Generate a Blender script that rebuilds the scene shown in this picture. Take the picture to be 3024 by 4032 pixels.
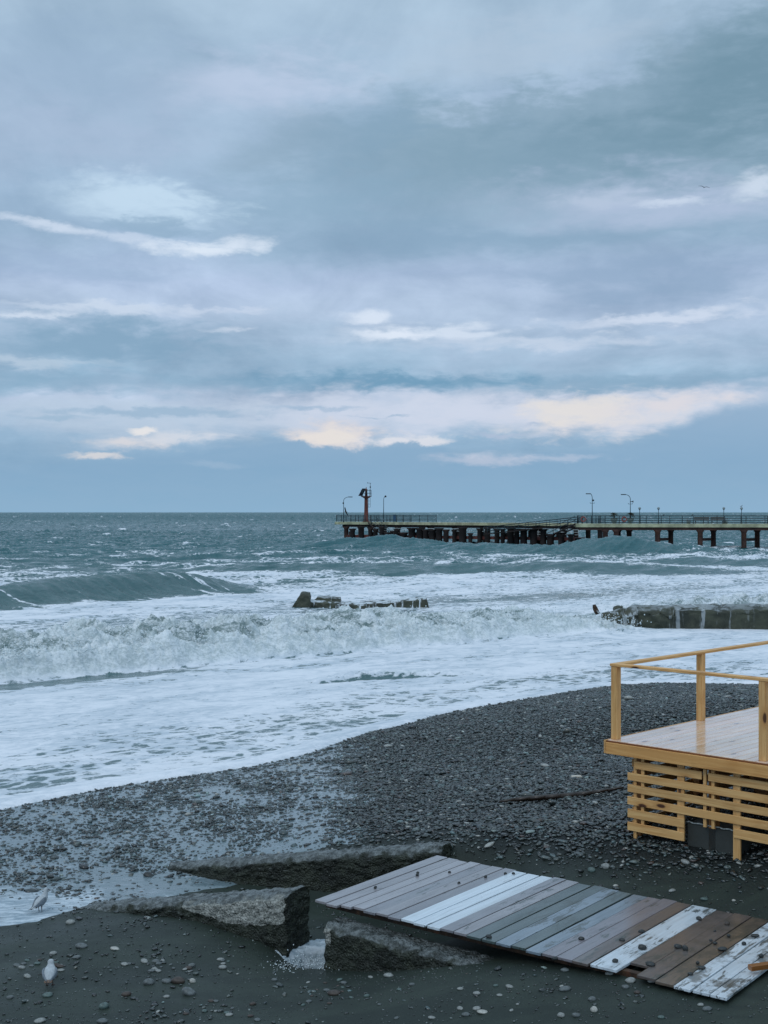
import bpy, math, random
import numpy as np
from mathutils import Vector, Matrix
R = math.radians
rng = np.random.default_rng(7); random.seed(7)
for o in list(bpy.data.objects): bpy.data.objects.remove(o)
S = bpy.context.scene
COL = S.collection

# ------------------------------------------------------------------ camera
F = 5100.0            # focal length in pixels of the 3024 x 4032 frame
CH = 5.3              # eye height above the sea
cd = bpy.data.cameras.new('camera'); cam = bpy.data.objects.new('camera', cd); COL.objects.link(cam)
cam.location = (0, 0, CH); cam.rotation_euler = (R(90), 0, 0)
cd.sensor_fit = 'VERTICAL'; cd.sensor_height = 36.0; cd.lens = 36.0 * F / 4032.0
cd.clip_start = 0.1; cd.clip_end = 40000
S.camera = cam
S.view_settings.view_transform = 'Standard'; S.view_settings.look = 'None'
S.view_settings.gamma = 1; S.view_settings.exposure = 0.0
try: S.view_settings.use_curve_mapping = False
except Exception: pass

def lin(c):
    r = []
    for v in c:
        v = v / 255.0
        r.append(v / 12.92 if v <= 0.04045 else ((v + 0.055) / 1.055) ** 2.4)
    return (r[0], r[1], r[2], 1.0)

class NT:
    """small node-tree helper"""
    def __init__(s, tree): s.t = tree; s.L = tree.links
    def n(s, kind, **kw):
        x = s.t.nodes.new(kind)
        for k, v in kw.items(): setattr(x, k, v)
        return x
    def put(s, sock, v):
        if hasattr(v, 'is_output') or hasattr(v, 'links'): s.L.new(v, sock)
        else:
            if hasattr(sock, 'default_value'):
                dv = sock.default_value
                if hasattr(dv, '__len__') and not hasattr(v, '__len__'): v = [v] * len(dv)
                if hasattr(dv, '__len__') and len(dv) == 4 and len(v) == 3: v = list(v) + [1]
            sock.default_value = v
    def m(s, op, a, b=0.0, c=None, clamp=False):
        x = s.n('ShaderNodeMath', operation=op, use_clamp=clamp)
        s.put(x.inputs[0], a); s.put(x.inputs[1], b)
        if c is not None: s.put(x.inputs[2], c)
        return x.outputs[0]
    def v(s, op, a, b=(0, 0, 0)):
        x = s.n('ShaderNodeVectorMath', operation=op); s.put(x.inputs[0], a)
        if op == 'SCALE': s.put(x.inputs[3], b)
        else: s.put(x.inputs[1], b)
        return x.outputs['Value'] if op in ('LENGTH', 'DOT_PRODUCT') else x.outputs['Vector']
    def sep(s, a):
        x = s.n('ShaderNodeSeparateXYZ'); s.put(x.inputs[0], a); return x.outputs
    def comb(s, a, b, c):
        x = s.n('ShaderNodeCombineXYZ'); s.put(x.inputs[0], a); s.put(x.inputs[1], b); s.put(x.inputs[2], c); return x.outputs[0]
    def noise(s, vec, scale=1, detail=3, rough=0.55, dist=0.0, color=False):
        x = s.n('ShaderNodeTexNoise'); s.put(x.inputs['Vector'], vec); s.put(x.inputs['Scale'], scale)
        s.put(x.inputs['Detail'], detail); s.put(x.inputs['Roughness'], rough); s.put(x.inputs['Distortion'], dist)
        return x.outputs['Color' if color else 'Fac']
    def ss(s, x_, lo, hi, a=0.0, b=1.0, kind='SMOOTHSTEP'):
        x = s.n('ShaderNodeMapRange', interpolation_type=kind)
        s.put(x.inputs[0], x_); s.put(x.inputs[1], lo); s.put(x.inputs[2], hi); s.put(x.inputs[3], a); s.put(x.inputs[4], b)
        return x.outputs[0]
    def mix(s, f, a, b, mode='MIX'):
        x = s.n('ShaderNodeMix', data_type='RGBA', blend_type=mode)
        s.put(x.inputs[0], f); s.put(x.inputs[6], a); s.put(x.inputs[7], b); return x.outputs[2]
    def ramp(s, f, stops, interp='LINEAR'):
        x = s.n('ShaderNodeValToRGB'); x.color_ramp.interpolation = interp; e = x.color_ramp.elements
        while len(e) < len(stops): e.new(0.5)
        for k, (p, c) in enumerate(stops):
            e[k].position = p; e[k].color = c if len(c) == 4 else (*c, 1)
        s.put(x.inputs[0], f); return x.outputs[0]
    def attr(s, name, out='Color'):
        x = s.n('ShaderNodeAttribute', attribute_name=name); return x.outputs[out]

# ------------------------------------------------------------------ sky
SUN_EL, SUN_AZ = 48.0, 215.0
def build_world():
    w = bpy.data.worlds.new('World'); S.world = w; w.use_nodes = True
    t = w.node_tree; t.nodes.clear(); N = NT(t)
    out = N.n('ShaderNodeOutputWorld')
    d = N.n('ShaderNodeTexCoord').outputs['Generated']
    x, y, z = N.sep(d)[0:3]
    A = N.m('ARCTAN2', x, y)
    hl = N.m('SQRT', N.m('ADD', N.m('MULTIPLY', x, x), N.m('MULTIPLY', y, y)))
    T = N.m('DIVIDE', z, N.m('MAXIMUM', hl, 0.05))
    K = 1.82278 / F
    def P(px, py): return math.atan((px - 829.5) * K), (1105 - py) * K
    AT = N.comb(A, T, 0)
    # wind-drawn warp of the cloud field
    wv = N.v('MULTIPLY', d, (3.2, 3.2, 11.0))
    n1 = N.noise(wv, 2.2, 4, 0.55, 0.4, True)
    n2 = N.noise(wv, 9.0, 4, 0.6, 0.3, True)
    n3 = N.noise(N.v('MULTIPLY', d, (1, 1, 2.2)), 42.0, 5, 0.62, 0.2, True)
    w1 = N.v('MULTIPLY', N.v('SUBTRACT', n1, (.5, .5, .5)), (0.16, 0.06, 0))
    w2 = N.v('MULTIPLY', N.v('SUBTRACT', n2, (.5, .5, .5)), (0.06, 0.022, 0))
    w3 = N.v('MULTIPLY', N.v('SUBTRACT', n3, (.5, .5, .5)), (0.014, 0.011, 0))
    warpS = N.v('ADD', AT, N.v('ADD', w2, w3))
    warpL = N.v('ADD', N.v('ADD', AT, w1), N.v('ADD', w2, w3))
    warpF = N.v('ADD', AT, N.v('ADD', N.v('SCALE', w2, 0.35), N.v('SCALE', w3, 0.9)))
    TL = N.sep(warpL)[1]
    stops = [(1105, (128, 163, 192)), (1030, (124, 157, 187)), (960, (140, 167, 194)), (905, (166, 183, 206)), (865, (166, 181, 205)),
             (820, (140, 168, 194)), (770, (152, 175, 200)), (690, (166, 183, 208)), (610, (160, 177, 205)), (520, (147, 170, 196)),
             (430, (152, 175, 201)), (330, (150, 172, 197)), (230, (156, 176, 201)), (120, (152, 174, 198)), (0, (158, 179, 201)), (-150, (160, 180, 200))]
    tmax = (1105 + 150) * K
    col = N.ramp(N.m('DIVIDE', TL, tmax), [((1105 - py) * K / tmax, lin(c)) for py, c in stops])
    # soft mottling projected on a cloud deck
    zz = N.m('ADD', N.m('MAXIMUM', z, 0.0), 0.09)
    pr = N.comb(N.m('DIVIDE', x, zz), N.m('DIVIDE', y, zz), 0.0)
    big = N.noise(N.v('MULTIPLY', pr, (0.62, 0.55, 1)), 1.0, 6, 0.58, 0.7)
    zq = N.m('ADD', N.m('MAXIMUM', z, 0.0), 0.30)
    pq = N.comb(N.m('DIVIDE', x, zq), N.m('DIVIDE', y, zq), 0.0)
    fine = N.noise(N.v('MULTIPLY', pq, (4.2, 3.0, 1)), 1.0, 6, 0.60, 0.6)
    fine2 = N.noise(N.v('MULTIPLY', pq, (13, 10.0, 1)), 1.0, 6, 0.62, 0.3)
    shade = N.m('ADD', N.m('MULTIPLY', N.m('SUBTRACT', fine2, .5), 0.22), N.m('ADD', N.m('MULTIPLY', N.m('SUBTRACT', big, .5), 0.75), N.m('MULTIPLY', N.m('SUBTRACT', fine, .5), 0.60)))
    damp = N.ss(T, 0.0, 0.10, 0.12, 1.0)
    col = N.mix(1.0, col, N.comb(*[N.m('ADD', 1.0, N.m('MULTIPLY', N.m('MULTIPLY', shade, damp), k)) for k in (1.35, 1.12, .95)]), 'MULTIPLY')
    def blob(col, warp, cx, cy, rx, ry, c, s=1.0, soft=1.0, rot=0.0):
        a, b = P(cx, cy)
        v = N.v('SUBTRACT', warp, (a, b, 0))
        if rot:
            X, Y, _ = N.sep(v)[0:3]; cr, sr = math.cos(R(rot)), math.sin(R(rot))
            v = N.comb(N.m('ADD', N.m('MULTIPLY', X, cr), N.m('MULTIPLY', Y, sr)), N.m('SUBTRACT', N.m('MULTIPLY', Y, cr), N.m('MULTIPLY', X, sr)), 0)
        v = N.v('MULTIPLY', v, (1 / (rx * K), 1 / (ry * K), 0))
        ln = N.m('ADD', N.v('LENGTH', v), LUMP if warp is warpF else LUMPS)
        f = N.ss(ln, 1.0 + 0.40 * soft, 1.0 - 0.95 * soft, 0, s)
        return N.mix(f, col, lin(c))
    LUMP = N.m('ADD', N.m('MULTIPLY', N.m('SUBTRACT', N.sep(n3)[0], .5), 1.9), N.m('MULTIPLY', N.m('SUBTRACT', N.sep(n2)[2], .5), 1.5))
    LUMPS = N.m('ADD', N.m('MULTIPLY', N.m('SUBTRACT', N.sep(n3)[1], .5), .7), N.m('MULTIPLY', N.m('SUBTRACT', N.sep(n2)[0], .5), 1.4))
    L, Sm, Fi = warpL, warpS, warpF
    B = [(L, 1180, 370, 500, 110, (116, 145, 166), .5, 1, -6), (L, 1600, 210, 260, 150, (100, 131, 150), .75, 1, 0), (L, 1450, 320, 300, 70, (106, 136, 156), .5, 1, 0), (L, 620, 330, 200, 50, (134, 158, 180), .6, 1, 20),
         (Sm, 820, 260, 170, 70, (126, 154, 178), .6, 1, 25), (L, 1050, 510, 560, 50, (128, 155, 181), .7, 1, 0), (L, 700, 430, 260, 60, (132, 160, 184), .6, 1, 0),
         (L, 1350, 610, 420, 40, (132, 156, 184), .6, 1, 0), (Sm, 230, 745, 270, 55, (122, 153, 180), .85, .8, 0), (L, 120, 590, 300, 40, (140, 162, 192), .5, 1, 0),
         (Sm, 830, 825, 330, 24, (102, 143, 173), .9, .8, 0), (Sm, 150, 835, 300, 22, (124, 156, 183), .6, 1, 0), (Sm, 1300, 840, 420, 18, (128, 158, 184), .7, 1, 3),
         (L, 560, 190, 260, 75, (180, 192, 216), .75, 1, 0), (L, 1120, 100, 330, 60, (170, 186, 206), .6, 1, 0), (L, 150, 180, 250, 120, (146, 168, 194), .6, 1, 0), (L, 120, 330, 260, 90, (165, 180, 206), .5, 1, 0),
         (Sm, 300, 445, 190, 55, (186, 206, 226), .9, .8, -4), (L, 1420, 440, 330, 60, (172, 184, 210), .75, 1, 0),
         (Sm, 330, 500, 130, 20, (136, 162, 188), .8, .7, 0), (Fi, 250, 523, 230, 11, (190, 202, 222), .7, 1, -6), (Fi, 60, 500, 150, 9, (198, 208, 226), .6, 1, -8), (Fi, 430, 541, 120, 14, (212, 220, 234), .85, 1, 0), (Fi, 520, 530, 60, 22, (205, 214, 230), .75, 1, 0),
         (Fi, 1450, 453, 70, 10, (198, 208, 226), .7, 1, 0), (Fi, 1640, 425, 55, 30, (205, 214, 230), .7, 1, 0), (Fi, 1300, 440, 110, 22, (178, 190, 212), .6, 1, 0),
         (Sm, 220, 676, 200, 13, (196, 206, 224), .7, .9, 0), (Fi, 60, 695, 120, 7, (206, 214, 230), .7, 1, 3), (Fi, 800, 684, 60, 15, (208, 216, 232), .85, 1, 0), (Sm, 930, 716, 200, 20, (202, 211, 228), .85, .9, 2), (Fi, 860, 722, 90, 8, (216, 222, 236), .7, .9, 0),
         (Sm, 1420, 695, 230, 16, (200, 208, 226), .8, .9, 3), (Sm, 1180, 742, 300, 14, (190, 200, 219), .7, 1, 0), (Sm, 500, 712, 70, 9, (196, 205, 222), .6, 1, 0), (Sm, 470, 672, 110, 9, (192, 202, 222), .6, 1, 0),
         (Sm, 60, 792, 190, 13, (182, 196, 214), .6, 1, 0),
         (L, 1000, 905, 520, 55, (196, 201, 219), .9, .9, 0), (L, 330, 905, 360, 40, (176, 190, 210), .7, 1, 0), (L, 1500, 890, 330, 45, (200, 203, 218), .7, 1, 0),
         (Fi, 330, 893, 250, 9, (142, 168, 194), .75, .8, 0), (Fi, 660, 880, 110, 7, (150, 172, 198), .8, .8, 0), (Fi, 820, 897, 60, 3, (150, 172, 198), .8, .8, 0), (Fi, 120, 908, 90, 5, (140, 168, 194), .6, 1, 0),
         (Fi, 1300, 900, 190, 48, (205, 203, 212), .9, .9, 4), (Fi, 1260, 888, 120, 34, (214, 208, 208), .85, .8, 2), (Fi, 1450, 876, 140, 18, (208, 203, 211), .85, .9, 6), (Fi, 720, 942, 110, 34, (206, 200, 206), .9, .7, 0), (Fi, 715, 944, 72, 22, (217, 209, 207), .95, .7, 0), (Fi, 880, 950, 120, 12, (214, 212, 220), .8, .7, 0),
         (Fi, 270, 960, 85, 18, (206, 202, 208), .85, .9, 0), (Fi, 380, 945, 90, 14, (205, 206, 216), .7, .8, 0), (Fi, 305, 932, 28, 9, (225, 219, 219), .8, .7, 0)]
    # the heavy dark cloud mass, upper right, with a ragged upper rim
    fq = N.n('ShaderNodeFloatCurve'); cu = fq.mapping.curves[0]
    pn = [((math.atan((p - 829.5) * K) + 1) / 2, (1105 - q) * K / 0.5) for p, q in [(-600, 420), (300, 380), (520, 270), (650, 215), (760, 210), (880, 178), (1000, 200), (1110, 172), (1230, 160), (1350, 130), (1480, 90), (1560, 50), (1660, 10), (1900, -60)]]
    cu.points[0].location = (0, pn[0][1]); cu.points[1].location = (1, pn[-1][1])
    for p in pn: cu.points.new(*p)
    fq.mapping.update(); N.put(fq.inputs['Value'], N.m('MULTIPLY', N.m('ADD', A, 1.0), 0.5))
    rag = N.m('ADD', N.m('MULTIPLY', N.m('SUBTRACT', N.sep(n3)[2], .5), .05), N.m('ADD', N.m('MULTIPLY', N.m('SUBTRACT', N.sep(n2)[1], .5), .07), N.m('MULTIPLY', N.m('SUBTRACT', fine2, .5), .05)))
    e2 = N.m('ADD', N.m('MULTIPLY', fq.outputs[0], 0.5), rag)
    mass = N.m('MULTIPLY', N.ss(N.m('SUBTRACT', e2, T), -.004, .030), N.m('MULTIPLY', N.ss(A, -.17, .06), N.ss(T, (1105 - 600) * K, (1105 - 330) * K)))
    col = N.mix(N.m('MULTIPLY', mass, .80), col, N.mix(fine, lin((112, 141, 162)), lin((142, 165, 184))))
    for (wp, cx, cy, rx, ry, c, s, so, ro) in B: col = blob(col, wp, cx, cy, rx, ry, c, s, so, ro)
    # the far cloud bank with its cauliflower edge
    fc = N.n('ShaderNodeFloatCurve'); cu = fc.mapping.curves[0]
    pts = [(-400, 1000), (0, 1005), (150, 992), (230, 978), (360, 966), (520, 955), (640, 948), (690, 966), (800, 968), (870, 952), (950, 966), (1040, 984), (1180, 976), (1300, 968), (1430, 935), (1520, 895), (1659, 862), (2000, 850)]
    pn = [((math.atan((p - 829.5) * K) + 1) / 2, (1105 - q) * K / 0.12) for p, q in pts]
    cu.points[0].location = (0, pn[0][1]); cu.points[1].location = (1, pn[-1][1])
    for p in pn: cu.points.new(*p)
    fc.mapping.update()
    N.put(fc.inputs['Value'], N.m('MULTIPLY', N.m('ADD', A, 1.0), 0.5))
    n4 = N.noise(N.v('MULTIPLY', d, (1, 1, 1.5)), 75, 4, 0.6, 0.0)
    edge = N.m('ADD', N.m('MULTIPLY', fc.outputs[0], 0.12), N.m('ADD', N.m('MULTIPLY', N.m('SUBTRACT', N.sep(n3)[0], .5), 0.012), N.m('MULTIPLY', N.m('SUBTRACT', n4, .5), 0.007)))
    soft = N.ss(N.m('ABSOLUTE', N.m('SUBTRACT', A, 0.04)), 0.05, 0.28, 0.0022, 0.012)
    bank = N.ss(N.m('DIVIDE', N.m('SUBTRACT', edge, T), soft), -0.5, 1.0, 0, 0.95)
    bcol = N.ramp(N.m('DIVIDE', T, 0.08), [(0, lin((129, 164, 193))), (.45, lin((122, 156, 187))), (1, lin((134, 161, 190)))])
    bcol = N.mix(N.m('MULTIPLY', N.sep(n2)[0], 0.5), bcol, lin((140, 166, 193)))
    col = N.mix(bank, col, bcol)
    for args in [(Fi, 200, 987, 60, 9, (206, 202, 206), .85, .8, 0), (Fi, 1050, 990, 110, 13, (186, 190, 208), .6, 1, 0), (Fi, 1200, 988, 120, 8, (180, 188, 208), .5, 1, 0), (Fi, 460, 1004, 60, 9, (146, 170, 196), .6, 1, 0), (Fi, 1150, 916, 30, 5, (160, 175, 200), .7, 1, 0), (Fi, 1080, 940, 70, 5, (166, 178, 202), .7, 1, 0)]:
        col = blob(col, *args)
    # the overcast is brighter overhead and behind the viewer than low over the sea
    gain = N.m('ADD', N.ss(z, 0.40, 0.95, 1.19, 1.85), N.ss(y, 0.2, -0.6, 0.0, 0.30))
    col = N.mix(1.0, col, (.970, 1.0, .985, 1), 'MULTIPLY')
    bg1 = N.n('ShaderNodeBackground'); N.put(bg1.inputs['Color'], col); N.put(bg1.inputs['Strength'], gain)
    sky = N.n('ShaderNodeTexSky', sky_type='NISHITA', sun_disc=False, sun_elevation=R(SUN_EL), sun_rotation=R(SUN_AZ))
    bg2 = N.n('ShaderNodeBackground'); N.put(bg2.inputs['Color'], sky.outputs[0]); bg2.inputs['Strength'].default_value = 0.06
    mx = N.n('ShaderNodeMixShader'); mx.inputs[0].default_value = 0.03
    t.links.new(bg1.outputs[0], mx.inputs[1]); t.links.new(bg2.outputs[0], mx.inputs[2]); t.links.new(mx.outputs[0], out.inputs['Surface'])
    w.cycles.sampling_method = 'MANUAL'; w.cycles.sample_map_resolution = 512
build_world()

ld = bpy.data.lights.new('sun', 'SUN'); ld.energy = 0.5; ld.angle = R(25); ld.color = (1.0, 0.95, 0.88)
sun = bpy.data.objects.new('sun', ld); COL.objects.link(sun)
sv = Vector((math.sin(R(SUN_AZ)) * math.cos(R(SUN_EL)), math.cos(R(SUN_AZ)) * math.cos(R(SUN_EL)), math.sin(R(SUN_EL))))
sun.rotation_euler = sv.to_track_quat('Z', 'Y').to_euler(); sun.location = sv * 50

# ------------------------------------------------------------------ helpers
def tag(o, label=None, cat=None, group=None, kind=None):
    if label: o['label'] = label
    if cat: o['category'] = cat
    if group: o['group'] = group
    if kind: o['kind'] = kind
    return o
def empty(name, loc, label, cat, group=None, rz=0.0):
    o = bpy.data.objects.new(name, None); COL.objects.link(o); o.location = loc; o.rotation_euler.z = rz
    o.empty_display_size = 0.2
    return tag(o, label, cat, group)
def link(name, me, mat, parent=None, world=True):
    """one mesh object; with a parent its vertices are given in world space unless world=False"""
    o = bpy.data.objects.new(name, me); COL.objects.link(o)
    if mat is not None: me.materials.append(mat)
    if parent is not None:
        o.parent = parent
        if world:
            mw = Matrix.Translation(parent_loc(parent)) @ Matrix.Rotation(parent_rz(parent), 4, 'Z')
            o.matrix_parent_inverse = mw.inverted()
    return o
def parent_loc(p):
    v = Vector(p.location)
    return v
def parent_rz(p): return p.rotation_euler.z
def fast_mesh(name, V, Fc, smooth=True, attrs=None, k=None):
    """V (n,3) array, Fc (m,k) array of equal-size faces"""
    V = np.asarray(V, dtype=np.float32); Fc = np.asarray(Fc, dtype=np.int32)
    me = bpy.data.meshes.new(name); m, k = Fc.shape
    me.vertices.add(len(V)); me.vertices.foreach_set('co', V.ravel())
    me.loops.add(m * k); me.loops.foreach_set('vertex_index', Fc.ravel())
    me.polygons.add(m); me.polygons.foreach_set('loop_start', np.arange(0, m * k, k, dtype=np.int32))
    me.polygons.foreach_set('use_smooth', np.full(m, smooth, dtype=bool))
    me.update(calc_edges=True)
    for nm, (ty, arr) in (attrs or {}).items():
        a = me.attributes.new(nm, ty, 'POINT')
        a.data.foreach_set('value' if ty == 'FLOAT' else ('color' if ty == 'FLOAT_COLOR' else 'vector'), np.asarray(arr, dtype=np.float32).ravel())
    return me
class MB:
    """gathers boxes / tubes into one mesh. wc = wood coordinates (length, across, across + offset), bc = piece colour"""
    def __init__(s): s.v = []; s.f = []; s.wc = []; s.bc = []; s.sm = []
    def box(s, o, a, b, c, la, lb, lc, col=(1, 1, 1), jit=0.0, bev=0.004):
        """box from corner o, axes a (length axis), b, c with sizes; edges chamfered"""
        o, a, b, c = Vector(o), Vector(a).normalized(), Vector(b).normalized(), Vector(c).normalized()
        off = Vector((random.uniform(0, 50), random.uniform(0, 50), random.uniform(0, 50)))
        i = len(s.v); bev = min(bev, la * .3, lb * .3, lc * .3)
        P = []
        idx = {}
        for x in (0, 1):
            for y in (0, 1):
                for z in (0, 1):
                    for ax in range(3):
                        e = [bev if q == 0 else (L - bev) for q, L in ((x, la), (y, lb), (z, lc))]
                        e[ax] = 0 if (x, y, z)[ax] == 0 else (la, lb, lc)[ax]
                        idx[(x, y, z, ax)] = i + len(P)
                        P.append(e)
        for e in P:
            p = o + a * e[0] + b * e[1] + c * e[2]
            s.v.append(p); s.wc.append((e[0] + off.x, e[1] + off.y, e[2] + off.z)); s.bc.append(col)
        right = a.cross(b).dot(c) > 0
        def F_(l):
            s.f.append(l if right else l[::-1]); s.sm.append(False)
        g = lambda *q: idx[q]
        for ax in range(3):
            u, w = (ax + 1) % 3, (ax + 2) % 3
            for e in (0, 1):
                q = []
                for (p1, p2) in ((0, 0), (1, 0), (1, 1), (0, 1)):
                    k = [0, 0, 0]; k[ax] = e; k[u] = p1; k[w] = p2; q.append(g(*k, ax))
                F_(q if e else q[::-1])
        for ax in range(3):                                # chamfers along axis ax
            u, w = (ax + 1) % 3, (ax + 2) % 3
            for p1 in (0, 1):
                for p2 in (0, 1):
                    k0 = [0, 0, 0]; k1 = [0, 0, 0]; k0[ax] = 0; k1[ax] = 1
                    k0[u] = k1[u] = p1; k0[w] = k1[w] = p2
                    q = [g(*k0, u), g(*k1, u), g(*k1, w), g(*k0, w)]
                    F_(q if (p1 == p2) == False else q[::-1])
        for x in (0, 1):
            for y in (0, 1):
                for z in (0, 1):
                    q = [g(x, y, z, 0), g(x, y, z, 1), g(x, y, z, 2)]
                    F_(q if (x + y + z) % 2 else q[::-1])
        return s
    def tube(s, p, q, r0, r1=None, n=8, cap=True, col=(1, 1, 1)):
        r1 = r0 if r1 is None else r1
        p, q = Vector(p), Vector(q); d = (q - p).normalized()
        u = d.orthogonal().normalized(); w = d.cross(u); i = len(s.v)
        for (c, r, h) in ((p, r0, 0), (q, r1, (q - p).length)):
            for k in range(n):
                t = 2 * math.pi * k / n
                s.v.append(c + u * math.cos(t) * r + w * math.sin(t) * r); s.wc.append((h, r * math.cos(t), r * math.sin(t))); s.bc.append(col)
        for k in range(n):
            s.f.append([i + k, i + (k + 1) % n, i + n + (k + 1) % n, i + n + k]); s.sm.append(True)
        if cap:
            s.f.append([i + k for k in range(n)][::-1]); s.sm.append(False)
            s.f.append([i + n + k for k in range(n)]); s.sm.append(False)
        return s
    def path(s, pts, r, n=8, col=(1, 1, 1)):
        rs = r if isinstance(r, (list, tuple)) else [r] * len(pts)
        for k in range(len(pts) - 1): s.tube(pts[k], pts[k + 1], rs[k], rs[k + 1], n, True, col)
        return s
    def rings(s, rings, cap=True, smooth=True, col=(1, 1, 1), closed=True):
        """loft a list of rings (same count)"""
        i = len(s.v); n = len(rings[0])
        for rg in rings:
            for p in rg: s.v.append(Vector(p)); s.wc.append(tuple(p)); s.bc.append(col)
        for j in range(len(rings) - 1):
            for k in range(n if closed else n - 1):
                a = i + j * n + k; b = i + j * n + (k + 1) % n
                s.f.append([a, b, b + n, a + n]); s.sm.append(smooth)
        if cap:
            s.f.append([i + k for k in range(n)][::-1]); s.sm.append(smooth)
            s.f.append([i + (len(rings) - 1) * n + k for k in range(n)]); s.sm.append(smooth)
        return s
    def poly(s, pts, smooth=False, col=(1, 1, 1)):
        i = len(s.v)
        for p in pts: s.v.append(Vector(p)); s.wc.append(tuple(p)); s.bc.append(col)
        s.f.append(list(range(i, i + len(pts)))); s.sm.append(smooth); return s
    def mesh(s, name):
        me = bpy.data.meshes.new(name); me.from_pydata([tuple(v) for v in s.v], [], s.f)
        me.polygons.foreach_set('use_smooth', s.sm)
        a = me.attributes.new('wc', 'FLOAT_VECTOR', 'POINT'); a.data.foreach_set('vector', np.array([tuple(w) for w in s.wc], dtype=np.float32).ravel())
        a = me.attributes.new('bc', 'FLOAT_COLOR', 'POINT'); a.data.foreach_set('color', np.array([(*c[:3], 1) for c in s.bc], dtype=np.float32).ravel())
        me.update(); return me
    def build(s, name, mat, parent=None, world=True): return link(name, s.mesh(name), mat, parent, world)

# numpy gradient noise ------------------------------------------------
def _h(ix, iy, iz, seed):
    h = (ix.astype(np.int64) * 374761393 + iy.astype(np.int64) * 668265263 + iz.astype(np.int64) * 2147483647 + seed * 1274126177) & 0xffffffff
    h = ((h ^ (h >> 13)) * 1274126177) & 0xffffffff
    return ((h ^ (h >> 16)) & 0xffffff).astype(np.float64) / 0xffffff
def pn2(x, y, seed=0):
    x = np.asarray(x, float); y = np.asarray(y, float)
    ix = np.floor(x); iy = np.floor(y); fx = x - ix; fy = y - iy; z0 = np.zeros_like(ix)
    u = fx * fx * fx * (fx * (fx * 6 - 15) + 10); v = fy * fy * fy * (fy * (fy * 6 - 15) + 10)
    def g(dx, dy):
        t = _h(ix + dx, iy + dy, z0, seed) * 2 * np.pi
        return np.cos(t) * (fx - dx) + np.sin(t) * (fy - dy)
    a = g(0, 0); b = g(1, 0); c = g(0, 1); d = g(1, 1)
    return ((a + (b - a) * u) * (1 - v) + (c + (d - c) * u) * v) * 1.5
def fbm(x, y, octs=4, seed=0, gain=0.5, lac=2.03):
    s = 0; a = 1; t = 0
    for k in range(octs):
        s = s + a * pn2(x * lac ** k + 17.3 * k, y * lac ** k - 9.1 * k, seed + k); t += a; a *= gain
    return s / t
def billow(x, y, octs=4, seed=0, gain=0.55, lac=2.1):
    s = 0; a = 1; t = 0
    for k in range(octs):
        s = s + a * np.abs(pn2(x * lac ** k + 3.3 * k, y * lac ** k - 5.1 * k, seed + k)); t += a; a *= gain
    return s / t * 2
def vn3(P, seed=0):
    P = np.asarray(P, float); i = np.floor(P); f = P - i; u = f * f * (3 - 2 * f); s = 0
    for dx in (0, 1):
        for dy in (0, 1):
            for dz in (0, 1):
                w = (u[:, 0] if dx else 1 - u[:, 0]) * (u[:, 1] if dy else 1 - u[:, 1]) * (u[:, 2] if dz else 1 - u[:, 2])
                s = s + w * _h(i[:, 0] + dx, i[:, 1] + dy, i[:, 2] + dz, seed)
    return s * 2 - 1
def sst(x, a, b):
    t = np.clip((x - a) / (b - a), 0, 1); return t * t * (3 - 2 * t)

def at(px, py, z=0.0):
    """the spot at height z seen at pixel (px, py) of the photograph"""
    Y = (CH - z) * F / (py - 2016.0); return ((px - 1512.0) / F * Y, Y, z)
def atY(px, py, Y): return ((px - 1512.0) / F * Y, Y, CH - (py - 2016.0) / F * Y)

# ------------------------------------------------------------------ materials
def mat(name, fn, disp=None):
    m = bpy.data.materials.new(name); m.use_nodes = True; t = m.node_tree; t.nodes.clear(); N = NT(t)
    out = N.n('ShaderNodeOutputMaterial'); sh = fn(N); t.links.new(sh, out.inputs['Surface']); return m
def pbsdf(N, color, rough=0.6, bump=None, bs=0.3, bd=0.02, metal=0.0, coat=0.0, coat_r=0.1, spec=0.5, ior=1.45):
    b = N.n('ShaderNodeBsdfPrincipled'); N.put(b.inputs['Base Color'], color); N.put(b.inputs['Roughness'], rough); N.put(b.inputs['Metallic'], metal)
    N.put(b.inputs['Coat Weight'], coat); N.put(b.inputs['Coat Roughness'], coat_r); N.put(b.inputs['Specular IOR Level'], spec); N.put(b.inputs['IOR'], ior)
    if bump is not None:
        u = N.n('ShaderNodeBump'); N.put(u.inputs['Height'], bump); N.put(u.inputs['Strength'], bs); N.put(u.inputs['Distance'], bd)
        N.L.new(u.outputs[0], b.inputs['Normal'])
        if coat: N.L.new(u.outputs[0], b.inputs['Coat Normal'])
    return b.outputs[0]
def pos(N): return N.n('ShaderNodeNewGeometry').outputs['Position']

def m_painted(name, c, rough=0.5, var=0.25, metal=0.0, sc=6.0, rust=0.0):
    def fn(N):
        p = pos(N); n = N.noise(p, sc, 5, 0.6)
        col = N.mix(N.ss(n, .35, .7), tuple(v * (1 - var) for v in c[:3]) + (1,), tuple(min(1, v * (1 + var)) for v in c[:3]) + (1,))
        if rust: col = N.mix(N.ss(N.noise(p, sc * .7, 5, .65), .55, .68, 0, rust), col, (0.10, 0.035, 0.015, 1))
        return pbsdf(N, col, rough, n, .2, .01, metal)
    return mat(name, fn)

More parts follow.
